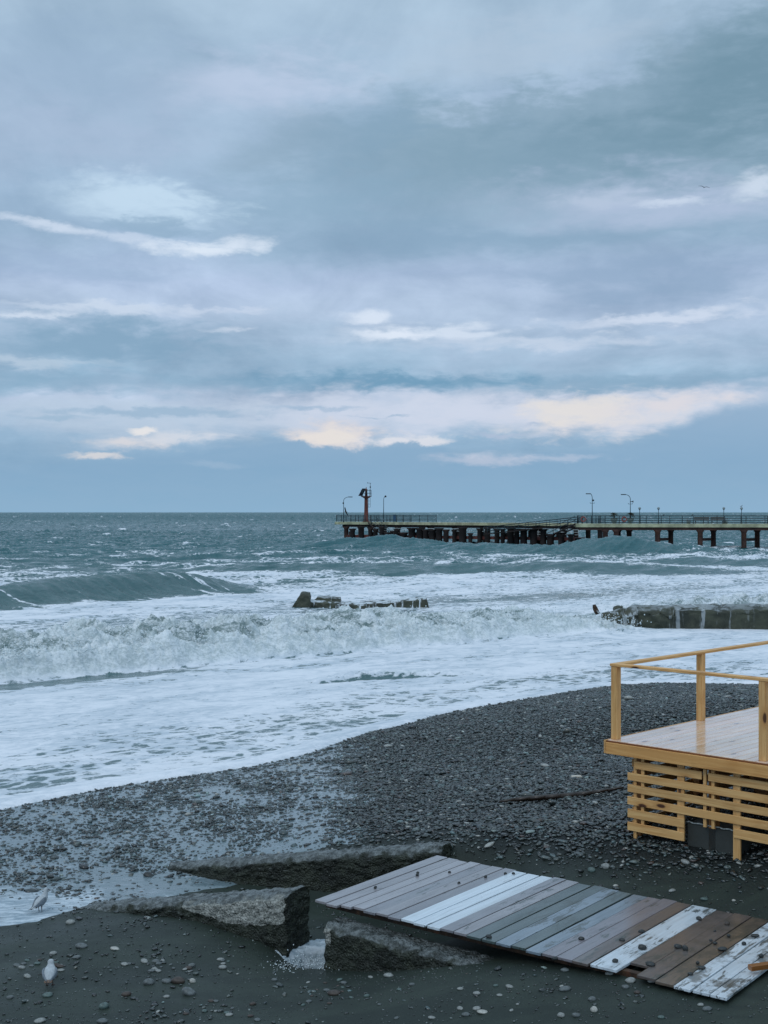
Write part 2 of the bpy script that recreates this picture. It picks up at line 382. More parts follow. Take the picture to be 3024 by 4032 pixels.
def m_wood(name, base, dark, knot, wet=0.0, rough=0.55, sat=1.0, stain=0.0):
    def fn(N):
        w = N.attr('wc', 'Vector'); bc = N.attr('bc')
        g = N.noise(N.v('MULTIPLY', w, (1.6, 38, 38)), 1, 4, .6, .6)
        g2 = N.noise(N.v('MULTIPLY', w, (.8, 9, 9)), 1, 3, .5, 1.2)
        col = N.mix(N.ss(g, .38, .72), base, dark)
        col = N.mix(N.ss(g2, .42, .66, 0, .85), col, tuple(.5 * (a + b) for a, b in zip(base, dark)))
        vo = N.n('ShaderNodeTexVoronoi', feature='F1'); N.put(vo.inputs['Vector'], N.v('MULTIPLY', w, (2.4, 6.0, 6.0))); N.put(vo.inputs['Scale'], 1.0)
        has = N.m('GREATER_THAN', N.sep(vo.outputs['Color'])[0], 0.35)
        kn = N.m('MULTIPLY', N.ss(N.m('ADD', vo.outputs['Distance'], N.m('MULTIPLY', N.m('SUBTRACT', g, .5), .12)), .19, .10), has)
        halo = N.m('MULTIPLY', N.ss(vo.outputs['Distance'], .46, .14, 0, .7), has)
        col = N.mix(halo, col, dark); col = N.mix(kn, col, knot)
        col = N.mix(1.0, col, bc, 'MULTIPLY')
        if stain:
            s_ = N.noise(N.v('MULTIPLY', w, (1.1, 4, 4)), 1, 5, .65, .8)
            col = N.mix(N.ss(s_, .5, .66, 0, stain), col, N.mix(.5, dark, (0.12, 0.09, 0.05, 1)))
        if wet:
            wn = N.noise(pos(N), 2.3, 3, .5)
            ro = N.ss(wn, .35, .65, rough * .55, rough)
        else: ro = rough
        return pbsdf(N, col, ro, N.m('ADD', g, N.m('MULTIPLY', g2, .5)), .25 if not wet else .12, .003, coat=wet, coat_r=.10)
    return mat(name, fn)

M = {}
M['pine'] = m_wood('fresh_pine', lin((224, 180, 120)), lin((190, 136, 76)), lin((72, 38, 18)), 0.0, .55, stain=.25)
M['pine_wet'] = m_wood('wet_pine', lin((240, 212, 184)), lin((205, 165, 135)), lin((84, 44, 28)), 0.9, .32)
M['pine_end'] = m_wood('wet_end_grain', lin((138, 84, 40)), lin((100, 56, 24)), lin((50, 24, 12)), 0.3, .5)

def fn_plank(N):
    w = N.attr('wc', 'Vector'); bc = N.attr('bc'); p = pos(N)
    g = N.noise(N.v('MULTIPLY', w, (1.2, 30, 30)), 1, 4, .6, .5)
    g2 = N.noise(N.v('MULTIPLY', w, (.9, 3.2, 3.2)), 1, 5, .6, .8)
    col = N.mix(N.ss(g, .3, .75, 0, .45), bc, N.mix(1.0, bc, (.55, .52, .50, 1), 'MULTIPLY'))
    lum = N.sep(bc)[1]
    # worn paint: dark green-black grime where the paint is gone, more towards the landward end
    x, y, _ = N.sep(p)[0:3]
    along = N.m('ADD', N.m('MULTIPLY', N.m('ADD', x, .77), .795), N.m('MULTIPLY', N.m('SUBTRACT', y, 14.7), -.607))
    wear = N.noise(N.v('MULTIPLY', w, (2.2, 13, 13)), 1, 7, .74, .5)
    thr = N.m('ADD', N.ss(along, 1.4, 2.4, .62, .545), N.ss(N.noise(p, 1.6, 4, .6), .40, .60, .06, -.05))
    thr = N.m('ADD', thr, N.ss(along, 2.9, 3.6, 0, .02))
    ed = N.ss(N.m('SUBTRACT', wear, thr), -.02, .05, 0, .85)
    col = N.mix(ed, col, (0.035, 0.045, 0.038, 1))
    sand = N.ss(N.noise(p, 2.6, 5, .7), .50, .60, 0, 1)
    col = N.mix(N.m('MULTIPLY', sand, N.ss(along, 3.3, 4.6, 0, .75)), col, (0.045, 0.045, 0.036, 1))
    sm = N.ss(g2, .42, .68, 0, .35)
    col = N.mix(sm, col, N.mix(1.0, col, (.62, .64, .66, 1), 'MULTIPLY'))
    return pbsdf(N, col, N.ss(g2, .3, .7, .28, .5), N.m('ADD', g, wear), .3, .004, coat=.6, coat_r=.18)
M['plank'] = mat('weathered_painted_planks', fn_plank)
M['dark_wood'] = m_wood('soaked_timber', (0.035, 0.022, 0.014, 1), (0.015, 0.010, 0.008, 1), (0.01, 0.006, 0.004, 1), .2, .55)
M['rusty_beam'] = m_painted('rusty_beam', (0.045, 0.022, 0.010), .7, .6, 0, 8, .9)
M['orange_wood'] = m_wood('orange_wood', lin((150, 98, 48)), lin((110, 66, 30)), lin((50, 26, 12)), .2, .5)

def fn_ground(N):
    p = pos(N); x, y, z = N.sep(p)[0:3]
    n = N.noise(p, 1.1, 5, .55); f = N.noise(p, 90, 3, .6); g = N.noise(p, 14, 5, .65, .3)
    col = N.mix(n, (0.011, 0.0165, 0.0138, 1), (0.020, 0.0275, 0.0235, 1))
    col = N.mix(N.ss(f, .35, .75), col, N.mix(1.0, col, (1.7, 1.7, 1.6, 1), 'MULTIPLY'))
    wet = N.attr('wet', 'Fac')
    col = N.mix(N.ss(N.noise(N.v('MULTIPLY', p, (.6, 1.4, 1)), 1.3, 5, .65, .6), .40, .62, 0, .7), col, N.mix(1.0, col, (1.65, 1.6, 1.5, 1), 'MULTIPLY'))
    dens = N.attr('peb', 'Fac')
    vo = N.n('ShaderNodeTexVoronoi', feature='F1'); N.put(vo.inputs['Vector'], N.v('MULTIPLY', p, (1, 1.0, 1))); N.put(vo.inputs['Scale'], 26)
    peb = N.ss(vo.outputs['Distance'], .9, .1)
    h = N.m('ADD', N.m('MULTIPLY', N.m('MULTIPLY', peb, dens), 1.2), N.m('ADD', N.m('MULTIPLY', f, .10), N.m('MULTIPLY', g, .25)))
    col = N.mix(dens, col, (0.006, 0.008, 0.008, 1))
    rough = N.m('SUBTRACT', .66, N.m('MULTIPLY', N.m('MULTIPLY', wet, N.ss(n, .35, .65, .5, 1.3)), .24))
    return pbsdf(N, col, rough, h, .6, .02, spec=.32)
M['ground'] = mat('dark_wet_sand', fn_ground)

def fn_pebble(N):
    bc = N.attr('bc'); n = N.noise(pos(N), 30, 4, .6)
    col = N.mix(N.ss(n, .3, .7), N.mix(1.0, bc, (.7, .72, .72, 1), 'MULTIPLY'), bc)
    return pbsdf(N, col, .17, n, .15, .004, spec=.9)
M['pebble'] = mat('wet_pebbles', fn_pebble)
def m_stone(name, c, rough=.5):
    def fn(N):
        tc = N.n('ShaderNodeTexCoord').outputs['Object']; n = N.noise(tc, 14, 6, .62, .4); v = N.noise(tc, 60, 3, .6)
        col = N.mix(N.ss(n, .32, .68), tuple(q * .6 for q in c) + (1,), tuple(min(1, q * 1.3) for q in c) + (1,))
        return pbsdf(N, col, rough, N.m('ADD', n, N.m('MULTIPLY', v, .3)), .3, .006)
    return mat(name, fn)
STONE = [m_stone('grey_stone', (.11, .125, .125), .45), m_stone('pale_stone', (.26, .27, .255), .5), m_stone('brown_stone', (.06, .046, .038), .5), m_stone('green_grey_stone', (.09, .13, .12), .4), m_stone('near_white_stone', (.42, .41, .37), .55), m_stone('black_stone', (.03, .034, .034), .4)]

def fn_conc(N):
    p = pos(N); nrm = N.n('ShaderNodeNewGeometry').outputs['Normal']; up = N.sep(nrm)[2]
    n = N.noise(p, 3.2, 6, .65, .4); f = N.noise(p, 34, 5, .7)
    vo = N.n('ShaderNodeTexVoronoi', feature='F1'); N.put(vo.inputs['Vector'], p); N.put(vo.inputs['Scale'], 36)
    rnd = N.sep(vo.outputs['Color'])[0]
    algae = N.mix(N.ss(n, .35, .65), (0.010, 0.013, 0.009, 1), (0.035, 0.042, 0.028, 1))
    agg = N.mix(rnd, (0.20, 0.21, 0.19, 1), (0.46, 0.46, 0.42, 1))
    agg = N.mix(N.ss(f, .45, .66, 0, .75), agg, (0.050, 0.054, 0.045, 1))
    clean = N.attr('clean', 'Fac')
    edge = N.ss(N.m('ADD', clean, N.m('MULTIPLY', N.m('SUBTRACT', N.noise(p, 9, 5, .7), .5), .8)), .45, .60)
    col = N.mix(edge, algae, agg)
    dr = N.noise(N.v('MULTIPLY', p, (9, 9, 1.6)), 1, 5, .65, .3)
    col = N.mix(N.ss(dr, .52, .66, 0, .45), col, N.mix(edge, (0.006, 0.009, 0.006, 1), (0.10, 0.11, 0.09, 1)))
    sp = N.ss(N.m('MULTIPLY', rnd, N.ss(vo.outputs['Distance'], .5, .2)), .80, .93, 0, .55)
    col = N.mix(sp, col, (0.22, 0.24, 0.21, 1))
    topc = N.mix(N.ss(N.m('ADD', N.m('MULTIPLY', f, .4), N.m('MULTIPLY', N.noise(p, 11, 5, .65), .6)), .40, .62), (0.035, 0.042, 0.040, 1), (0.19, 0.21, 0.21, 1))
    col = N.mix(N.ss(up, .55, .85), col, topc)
    return pbsdf(N, col, N.ss(up, .3, .9, .55, .36), N.m('ADD', N.m('MULTIPLY', f, .8), N.m('MULTIPLY', N.ss(vo.outputs['Distance'], .8, .1), .6)), .7, .03)
M['conc'] = mat('mossy_concrete', fn_conc)
def fn_seaconc(N):
    p = pos(N); up = N.sep(N.n('ShaderNodeNewGeometry').outputs['Normal'])[2]
    n = N.noise(p, 1.2, 6, .65, .4); f = N.noise(p, 9, 5, .7)
    col = N.mix(N.ss(n, .35, .65), (0.018, 0.022, 0.013, 1), (0.055, 0.060, 0.036, 1))
    col = N.mix(N.ss(f, .62, .72, 0, .5), col, (0.16, 0.16, 0.14, 1))
    st = N.noise(N.v('MULTIPLY', p, (2.6, 1.2, .22)), 1, 5, .65, .3)
    wgt = N.attr('run', 'Fac')
    col = N.mix(N.m('MULTIPLY', N.ss(st, .56, .62), wgt), col, (0.62, 0.68, 0.72, 1))
    col = N.mix(N.m('MULTIPLY', N.m('MULTIPLY', wgt, N.ss(up, .6, .9)), N.ss(N.noise(p, 2.2, 4, .6), .40, .55)), col, (0.55, 0.6, 0.64, 1))
    return pbsdf(N, col, .45, N.m('ADD', f, n), .6, .06)
M['seaconc'] = mat('algae_sea_concrete', fn_seaconc)
def fn_block(N):
    p = pos(N); n = N.noise(p, 5, 5, .6); f = N.noise(p, 40, 3, .6)
    return pbsdf(N, N.mix(n, (0.022, 0.026, 0.024, 1), (0.06, 0.064, 0.058, 1)), .7, f, .4, .01)
M['block'] = mat('dark_concrete_block', fn_block)
M['sill'] = m_painted('pale_mortar', (.42, .45, .44), .6, .3, 0, 30)
M['pier_conc'] = m_painted('stained_cream_concrete', lin((172, 172, 142)), .8, .3, 0, .9)
M['pier_top'] = m_painted('pier_paving', lin((168, 172, 168)), .6, .12, 0, .6)
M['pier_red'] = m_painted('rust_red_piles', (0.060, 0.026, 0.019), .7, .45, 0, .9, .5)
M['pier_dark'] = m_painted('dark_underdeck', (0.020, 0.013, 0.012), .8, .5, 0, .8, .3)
M['beam_red'] = m_painted('faded_red_beam', (0.13, 0.038, 0.030), .7, .4, 0, .9, .4)
M['rail'] = m_painted('dark_teal_rail_paint', (0.018, 0.040, 0.048), .5, .3, 0, 3)
M['white_rail'] = m_painted('white_rail_paint', (.55, .62, .62), .5, .15, 0, 3)
M['tower'] = m_painted('beacon_red_paint', (0.150, 0.040, 0.028), .6, .35, 0, 1.2, .4)
M['lamp_metal'] = m_painted('lamp_grey_metal', (0.05, 0.085, 0.105), .5, .2, .3, 3)
M['globe'] = m_painted('frosted_globe', (.22, .27, .28), .25, .1, 0, 3)
M['panel'] = m_painted('solar_panel_glass', (.05, .055, .085), .25, .2, 0, 3)
M['black'] = m_painted('black_plastic', (.012, .016, .018), .5, .2, 0, 5)
M['blue'] = m_painted('blue_board', lin((48, 92, 128)), .5, .2, 0, 3)
M['pot'] = m_painted('stone_planter', (.14, .18, .165), .7, .2, 0, 4)
M['palm'] = m_painted('palm_leaf', (.030, .034, .014), .6, .5, 0, 5)
M['trunk'] = m_painted('palm_trunk', (.035, .025, .018), .9, .4, 0, 8)
M['red_cloth'] = m_painted('red_ring', (.26, .08, .07), .6, .2, 0, 5)
M['bench_wood'] = m_painted('bench_slats', (.09, .06, .042), .7, .3, 0, 5)
M['gull_white'] = m_painted('gull_white_feather', (.40, .43, .45), .8, .12, 0, 30)
M['gull_grey'] = m_painted('gull_grey_feather', (.19, .22, .25), .8, .2, 0, 40)
M['gull_dark'] = m_painted('gull_dark_feather', (.03, .028, .028), .8, .3, 0, 40)
M['gull_brown'] = m_painted('gull_brown_feather', (.16, .105, .075), .8, .4, 0, 50)
M['gull_leg'] = m_painted('gull_leg_skin', (.10, .05, .04), .6, .2, 0, 20)
M['beak'] = m_painted('gull_beak', (.06, .04, .035), .5, .2, 0, 20)

def fn_sea(N):
    p = pos(N); foam = N.attr('foam', 'Fac'); thick = N.attr('thick', 'Fac'); y = N.sep(p)[1]
    pe = N.comb(N.v('DOT_PRODUCT', p, (.77, .64, 0)), N.v('DOT_PRODUCT', p, (-.64, .77, 0)), N.m('MULTIPLY', N.sep(p)[2], 1.5))
    warp = N.v('MULTIPLY', N.v('SUBTRACT', N.noise(pe, .9, 3, .5, 0, True), (.5, .5, .5)), (1.1, .5, 0))
    q = N.v('ADD', pe, warp)
    a = N.noise(N.v('MULTIPLY', q, (.42, 1.0, 1)), .55, 4, .6, .5)
    b = N.noise(N.v('MULTIPLY', q, (.7, 1.0, 1)), 2.3, 5, .66, .8)
    b = N.mix(N.ss(y, 46, 30, 0, .75), b, N.noise(N.v('MULTIPLY', q, (.6, 1.0, 1)), 5.5, 4, .6, .5))
    c = N.noise(pe, 11, 4, .6, .4)
    # lacy cells
    vo = N.n('ShaderNodeTexVoronoi', feature='DISTANCE_TO_EDGE'); N.put(vo.inputs['Vector'], N.v('MULTIPLY', q, (.8, 1.15, 1))); N.put(vo.inputs['Scale'], 2.0)
    lace = N.m('MULTIPLY', N.ss(vo.outputs['Distance'], .22, .02, 0, .12), N.ss(foam, .52, .7))
    s = N.m('ADD', N.m('ADD', N.m('MULTIPLY', a, .36), N.m('MULTIPLY', b, .42)), N.m('ADD', N.m('MULTIPLY', c, .22), lace))
    thr = N.ss(foam, 0, 1, .95, .32, 'LINEAR')
    mask = N.m('MULTIPLY', N.ss(N.m('SUBTRACT', s, thr), -.045, .05), N.ss(foam, .25, .78, .55, 1.0))
    # water: dark teal body, slightly milky with suspended sand near the shore
    wc = N.mix(N.ss(y, 40, 190), (0.070, 0.135, 0.140, 1), (0.030, 0.120, 0.135, 1))
    rip = N.noise(N.v('MULTIPLY', pe, (.6, 1, 1)), 1.6, 6, .62, .6)
    rip2 = N.noise(N.v('MULTIPLY', pe, (.6, 1, 1)), .35, 5, .62, .4)
    h = N.m('ADD', N.m('MULTIPLY', rip, .5), N.m('MULTIPLY', rip2, N.ss(y, 60, 400, .3, 2.5)))
    water = pbsdf(N, wc, N.ss(y, 150, 900, .14, .38), h, .85, N.ss(y, 20, 260, .24, .8), spec=.5, ior=1.33)
    fc = N.mix(N.ss(N.m('ADD', N.m('MULTIPLY', b, .55), N.m('MULTIPLY', a, .45)), .38, .60), (.50, .56, .62, 1), (.79, .80, .84, 1))
    fc = N.mix(N.m('MULTIPLY', thick, .75), fc, N.mix(N.ss(N.m('ADD', N.m('MULTIPLY', c, .5), N.m('MULTIPLY', b, .5)), .42, .58), (.46, .52, .51, 1), (.74, .78, .79, 1)))
    fc = N.mix(N.m('MULTIPLY', N.attr('murk_shade', 'Fac'), N.ss(N.m('ADD', N.m('MULTIPLY', c, .4), N.m('MULTIPLY', b, .6)), .60, .45, .15, .85)), fc, (.15, .21, .205, 1))  # olive-grey of aerated water and soft shading, painted into the foam colour
    fb = N.m('ADD', N.m('MULTIPLY', c, .6), N.m('ADD', b, N.m('MULTIPLY', mask, .3)))
    foamsh = pbsdf(N, fc, .75, fb, .6, N.ss(thick, 0, 1, .035, .09), spec=.25)
    mx = N.n('ShaderNodeMixShader'); N.put(mx.inputs[0], mask); N.L.new(water, mx.inputs[1]); N.L.new(foamsh, mx.inputs[2])
    return mx.outputs[0]
M['sea'] = mat('sea_water_and_foam', fn_sea)
def fn_wash(N):
    p = pos(N); foam = N.attr('foam', 'Fac')
    a = N.noise(p, 1.7, 5, .6, 1.0); b = N.noise(p, 9, 5, .65, .6)
    s = N.m('ADD', N.m('MULTIPLY', a, .6), N.m('MULTIPLY', b, .4))
    mask = N.ss(N.m('SUBTRACT', s, N.ss(foam, 0, 1, .80, .26, 'LINEAR')), -.12, .12)
    water = pbsdf(N, (0.13, 0.18, 0.20, 1), .10, N.noise(N.v('MULTIPLY', p, (1, 1.6, 1)), 6, 4, .6, .4), .35, .03, spec=.9, ior=1.5)
    fo = pbsdf(N, N.mix(N.ss(N.noise(N.v('MULTIPLY', p, (1.0, 3.0, 1)), 2.4, 6, .65, .8), .35, .65), (.24, .31, .36, 1), (.56, .62, .67, 1)), .7, b, .4, .02)
    mx = N.n('ShaderNodeMixShader'); N.put(mx.inputs[0], mask); N.L.new(water, mx.inputs[1]); N.L.new(fo, mx.inputs[2])
    return mx.outputs[0]
M['wash'] = mat('shallow_wash', fn_wash)

# ------------------------------------------------------------------ terrain
P0 = np.array((-.9, 29.6)); E = np.array((.77, .64)); E = E / np.linalg.norm(E); NV = np.array((-E[1], E[0]))
def qr(x, y): dx = x - P0[0]; dy = y - P0[1]; return dx * NV[0] + dy * NV[1], dx * E[0] + dy * E[1]
def rq(r, q): return P0[0] + E[0] * r + NV[0] * q, P0[1] + E[1] * r + NV[1] * q
SHpx = [(0, 3195), (200, 3152), (400, 3110), (620, 3078), (800, 3050), (960, 3028), (1100, 3000), (1240, 2962), (1360, 2918), (1450, 2884), (1560, 2862), (1640, 2845), (1720, 2818), (1800, 2800), (1950, 2775), (2080, 2752), (2300, 2716), (2440, 2697), (2600, 2690), (2850, 2694), (3024, 2696)]
SH = np.array([at(a, b, .04)[:2] for a, b in SHpx])
SH = np.vstack([[-40, 5.0], [-14, 17.0], [-9.4, 20.6], SH, [17, 38.6], [40, 36.0]])
def shore_dist(x, y):
    """signed distance to the water's edge, positive on land"""
    best = np.full(x.shape, 1e9); sgn = np.ones(x.shape)
    for k in range(len(SH) - 1):
        ax, ay = SH[k]; bx, by = SH[k + 1]; ex, ey = bx - ax, by - ay; L2 = ex * ex + ey * ey
        t = np.clip(((x - ax) * ex + (y - ay) * ey) / L2, 0, 1)
        dx = x - ax - t * ex; dy = y - ay - t * ey; d = np.hypot(dx, dy); cr = ex * (y - ay) - ey * (x - ax)
        m = d < best; best = np.where(m, d, best); sgn = np.where(m, np.where(cr > 0, -1.0, 1.0), sgn)
    return best * sgn
CP = []
for a, b in SH[1:-1:2]: CP.append((a, b, .04))
for r in (-20, -8, 0, 8, 16, 26):
    for q, z in ((4, -.18), (10, -.6), (20, -1.3)): CP.append((*rq(r, q), z))
for px, py, z in [(0, 3330, .05), (0, 3440, .05), (0, 3550, .06), (300, 3450, .07), (500, 3350, .08), (600, 3250, .09), (300, 3560, .10), (200, 3600, .12), (100, 3700, .16), (200, 3880, .25), (0, 4032, .3), (600, 4032, .34), (363, 3572, .14), (776, 3625, .30), (1013, 3706, .22), (1150, 3765, .17),
                  (1300, 3800, .20), (1400, 3900, .38), (1500, 4032, .5), (700, 3850, .28), (1000, 3900, .33), (1700, 3860, .58), (1950, 3805, .70), (2320, 3830, .80), (2760, 3930, .83), (2800, 4032, .80), (2200, 4032, .72), (3024, 4032, .82), (3024, 3800, .82), (2160, 3470, .80), (1760, 3350, .76), (2600, 3480, .93), (2910, 3600, .84),
                  (2500, 3285, 1.22), (2700, 3345, 1.19), (3024, 3420, 1.17), (2200, 3200, .98), (1900, 3100, .70), (2420, 2950, .70), (1500, 3200, .52), (1200, 3280, .40), (900, 3330, .20), (1100, 3200, .3), (700, 3200, .13), (300, 3250, .06), (900, 3500, .16), (800, 3450, .10), (1150, 3480, .22)]:
    CP.append(at(px, py, z))
for x, y, z in [(-.9, 14.9, .14), (-.4, 15.4, .12), (-.1, 16.2, .14), (-1.2, 16.1, .16), (.2, 16.6, .14), (.6, 16.2, .2), (-.8, 17.0, .12), (-1.8, 17.5, .08), (-2.8, 18.0, .05), (.3, 15.6, .14), (4.5, 18, 1.35), (7, 20, 1.5), (9, 24, 1.35), (12, 30, 1.2), (6, 28, .95), (14, 22, 1.8), (14, 12, 1.8), (5, 9, 1.1), (0, 9, .75), (-6, 9, .5), (-8, 13, .2), (-9, 17, .05), (16, 34, .9), (10, 35, .55)]:
    CP.append((x, y, z))
CP = np.array(CP)
def _tps(CP, lam=0.004):
    n = len(CP); X = CP[:, :2] / 10; d = np.hypot(X[:, None, 0] - X[None, :, 0], X[:, None, 1] - X[None, :, 1])
    Km = np.where(d > 0, d * d * np.log(d + 1e-12), 0) + lam * np.eye(n) * .1
    P = np.hstack([np.ones((n, 1)), X]); Z = np.zeros((3, 3))
    return np.linalg.solve(np.block([[Km, P], [P.T, Z]]), np.concatenate([CP[:, 2], np.zeros(3)]))
WT = _tps(CP)
def terr0(x, y):
    x = np.clip(np.asarray(x, float), -12, 18); y = np.clip(np.asarray(y, float), 9, 52)
    s = WT[-3] + WT[-2] * x / 10 + WT[-1] * y / 10
    for k in range(len(CP)):
        d = np.hypot(x - CP[k, 0], y - CP[k, 1]) / 10; s = s + WT[k] * d * d * np.log(d + 1e-12)
    def seg(ax, ay, bx, by, w):
        ex, ey = bx - ax, by - ay; t = np.clip(((x - ax) * ex + (y - ay) * ey) / (ex * ex + ey * ey), 0, 1)
        return np.exp(-(np.hypot(x - ax - t * ex, y - ay - t * ey) / w) ** 4)
    dx = x + .77; dy = y - 14.7; ta = dx * .795 - dy * .607; tb = dx * .607 + dy * .795
    w = sst(ta, -.3, .0) * (1 - sst(ta, 5.2, 5.8)) * sst(tb, -.35, -.02) * (1 - sst(tb, 2.42, 2.75))
    cap = .868 + .02 * fbm(x * 2.3, y * 2.3, 2, 77); s = s * (1 - w) + np.minimum(s, cap) * w
    w = seg(-2.6, 17.95, .75, 16.25, .80) * sst(x, -3.6, -2.2); s = s * (1 - w) + np.minimum(s, -.02) * w
    w = seg(-.55, 15.25, .3, 16.2, .62); s = s * (1 - w) + np.minimum(s, -.08) * w
    return s
def terr(x, y):
    x = np.asarray(x, float); y = np.asarray(y, float)
    return terr0(x, y) + .018 * fbm(x * .9, y * .9, 3, 5) + .006 * fbm(x * 5, y * 5, 3, 9)
def tz(x, y): return float(terr(np.array([x]), np.array([y]))[0])
def land(px, py):
    """ground point under a pixel"""
    z = .5
    for _ in range(12):
        p = at(px, py, z); z = .5 * z + .5 * tz(p[0], p[1])
    return at(px, py, z)

def grid_mesh(name, X, Y, Z, attrs=None):
    nr, nc = X.shape; V = np.stack([X.ravel(), Y.ravel(), Z.ravel()], 1)
    i = np.arange(nr * nc).reshape(nr, nc); Fc = np.stack([i[:-1, :-1].ravel(), i[:-1, 1:].ravel(), i[1:, 1:].ravel(), i[1:, :-1].ravel()], 1)
    return fast_mesh(name, V, Fc, True, attrs)

bpx = [-600, 0, 500, 760, 1200, 1720, 2000, 2300, 2650, 3024, 3600]
bpy_ = [3520, 3560, 3560, 3500, 3380, 3350, 3400, 3430, 3470, 3500, 3520]
def pebble_density(x, y, z):
    px = 1512 + F * x / y; py = 2016 + F * (CH - z) / y
    yb = np.interp(px, bpx, bpy_)
    return np.clip(1 - sst(py, yb - 150, yb + 60), 0, 1), px, py
def build_ground():
    xs = np.concatenate([np.array([-4000, -900, -300, -120, -60, -35, -22, -15, -12]), np.arange(-9.5, 14, .06), np.array([15, 18, 25, 40, 80, 200, 600, 3000])])
    ys = np.concatenate([np.array([-3000, -500, -120, -40, -15, -5, 2, 6]), np.arange(9, 41, .06), np.array([43, 48, 55])])
    X, Y = np.meshgrid(xs, ys); Z = terr(X.ravel(), Y.ravel()).reshape(X.shape)
    d = shore_dist(X.ravel(), Y.ravel()).reshape(X.shape)
    dens, px, py = pebble_density(X, np.maximum(Y, 5), Z)
    wet = np.clip(1 - Z / .45, 0, 1) * .9 + .1
    me = grid_mesh('beach', X, Y, Z, {'wet': ('FLOAT', wet.ravel()), 'peb': ('FLOAT', dens.ravel())})
    tag(link('beach_ground', me, M['ground']), kind='structure')
build_ground()

# ------------------------------------------------------------------ sea
def sea_fields(x, y):
    q, r = qr(x, y)
    sh = shore_dist(x, y)                          # <0 at sea
    far = sst(q, 20, 70); vfar = sst(y, 90, 180)
    # along / across crest coordinates for wind sea
    c1 = fbm(r / 26, q / 9, 3, 21); c2 = fbm(r / 9 + 5, q / 3.6, 4, 31); c3 = fbm(r / 3.2, q / 1.5, 4, 41)
    rid = 1 - np.abs(pn2(r / 17 + .4 * c1, q / 6.5, 51)) * 2
    amp = .10 + .9 * far
    rd2 = 1 - np.abs(pn2(r / 7.5 + .6 * c1, q / 2.7 + .5 * c2, 53)) * 2.4; rd3 = 1 - np.abs(pn2(r / 3.4 + .6 * c2, q / 1.3, 55)) * 2.4
    z = amp * (.42 * c1 + .30 * c2 + .20 * np.maximum(rid, -.4) * .8) + (.05 + .13 * far) * c3 + far * (.17 * np.maximum(rd2, -.5) + .08 * np.maximum(rd3, -.5)) * (1 + .9 * vfar)
    z *= np.clip(y / 300, 1, 3.5)
    fm = .73 - .13 * sst(q, 40, 72) - .07 * sst(q, 68, 115) - .05 * sst(y, 120, 260) + .16 * fbm(r / 5, q / 1.8, 3, 25) * far
    fm = fm + .22 * c1 * (1 - .5 * vfar) + .10 * np.maximum(c2, 0) * far
    th = np.zeros_like(x)
    # white caps
    cap = sst(c2 + .5 * rid, .72, .95) * far
    fm = fm + .18 * cap * (1 - vfar * .3)
    # ---- the breaking bore
    off = .5 * fbm(r / 4, r * 0 + 3, 3, 61) + .22 * fbm(r / 1.1, r * 0 + 9, 3, 63)
    qb = q - 14.0 - off
    hb = (1.05 + .26 * fbm(r / 4.2, r * 0 + 1, 3, 71)) * (1 - .35 * sst(r, 8, 26)) * (1 - sst(r, 23.5, 27))
    prof = .62 * sst(qb, -.05, .75) + .38 * sst(qb, .4, 2.6); prof = prof * (1 - .80 * sst(qb, 3.0, 9.5))
    body = sst(qb, -.02, .35) * (1 - sst(qb, 5.5, 8.5))
    bil = billow(r * .62, q * .85, 4, 81, .5); bil2 = billow(r * 2.6 + 4, q * 3.0, 4, 91, .6)
    lum = (.80 * (bil - .45) + .24 * (bil2 - .45)) * body * np.clip(prof * 1.4, .15, 1)
    zb = hb * prof + lum * (.75 * hb / 1.1)
    z = z * (1 - .7 * body) + zb
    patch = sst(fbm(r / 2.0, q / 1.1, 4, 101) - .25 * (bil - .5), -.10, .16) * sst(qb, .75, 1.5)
    fm = fm * (1 - body) + body * (1.05 - .22 * patch); murk_shade = body * patch  # patches on the upper bore: murky water plus soft shading put in as tint
    th = np.maximum(th, body * (1 - .6 * sst(qb, 4.5, 8)) * (1 - sst(r, 29, 32)))
    # smooth glassy water just behind and foam streaks
    # ---- the unbroken swell with the dark face, left
    qc = 44.3 + .33 * (r - 15) ; e1 = sst(r, -12, 8) * (1 - sst(r, 22, 33))
    dq = q - qc + .5 * fbm(r / 5, r * 0, 2, 111)
    pr = np.where(dq < 0, np.exp(-(dq / 1.7) ** 2), np.exp(-(dq / 4.5) ** 2))
    hs = 1.35 * (.45 + .55 * sst(r, 2, 15)) * e1
    z = z * (1 - .55 * pr * e1) + hs * pr
    face = e1 * sst(dq, -5.5, -2.5) * (1 - sst(dq, .6, 2.5))
    streak = fbm(r / .6 + .9 * dq, q / 6.0, 3, 121)
    z = z + face * (.16 * streak + .10 * fbm(r / 2.5 + .6 * dq, q / 2.5, 3, 123))
    fm = fm * (1 - face) + face * (.30 + .85 * np.maximum(streak, 0) + .30 * (1 - sst(dq, -5.0, -2.5)))
    fm = np.where((dq < -5) & (dq > -12), np.maximum(fm, .66 * e1 + fm * (1 - e1)), fm)
    # ---- swells under the pier
    def hump(z, fm, X0, Y0, ax, ay, h, ang, f=.22, back=1.0):
        ca, sa = math.cos(R(ang)), math.sin(R(ang)); u = (x - X0) * ca + (y - Y0) * sa; v = -(x - X0) * sa + (y - Y0) * ca
        g = np.exp(-(u / ax) ** 2) * np.where(v < 0, np.exp(-(v / ay) ** 2), np.exp(-(v / (ay * 2.2)) ** 2))
        g2 = np.exp(-(u / ax) ** 2) * np.exp(-((v + ay * .8) / (ay * 1.2)) ** 2)
        return z + h * g, fm * (1 - .6 * g2) + f * .6 * g2
    a = atY(1500, 2116, 178); z, fm = hump(z, fm, a[0], a[1], 9, 4.5, 1.5, 10)
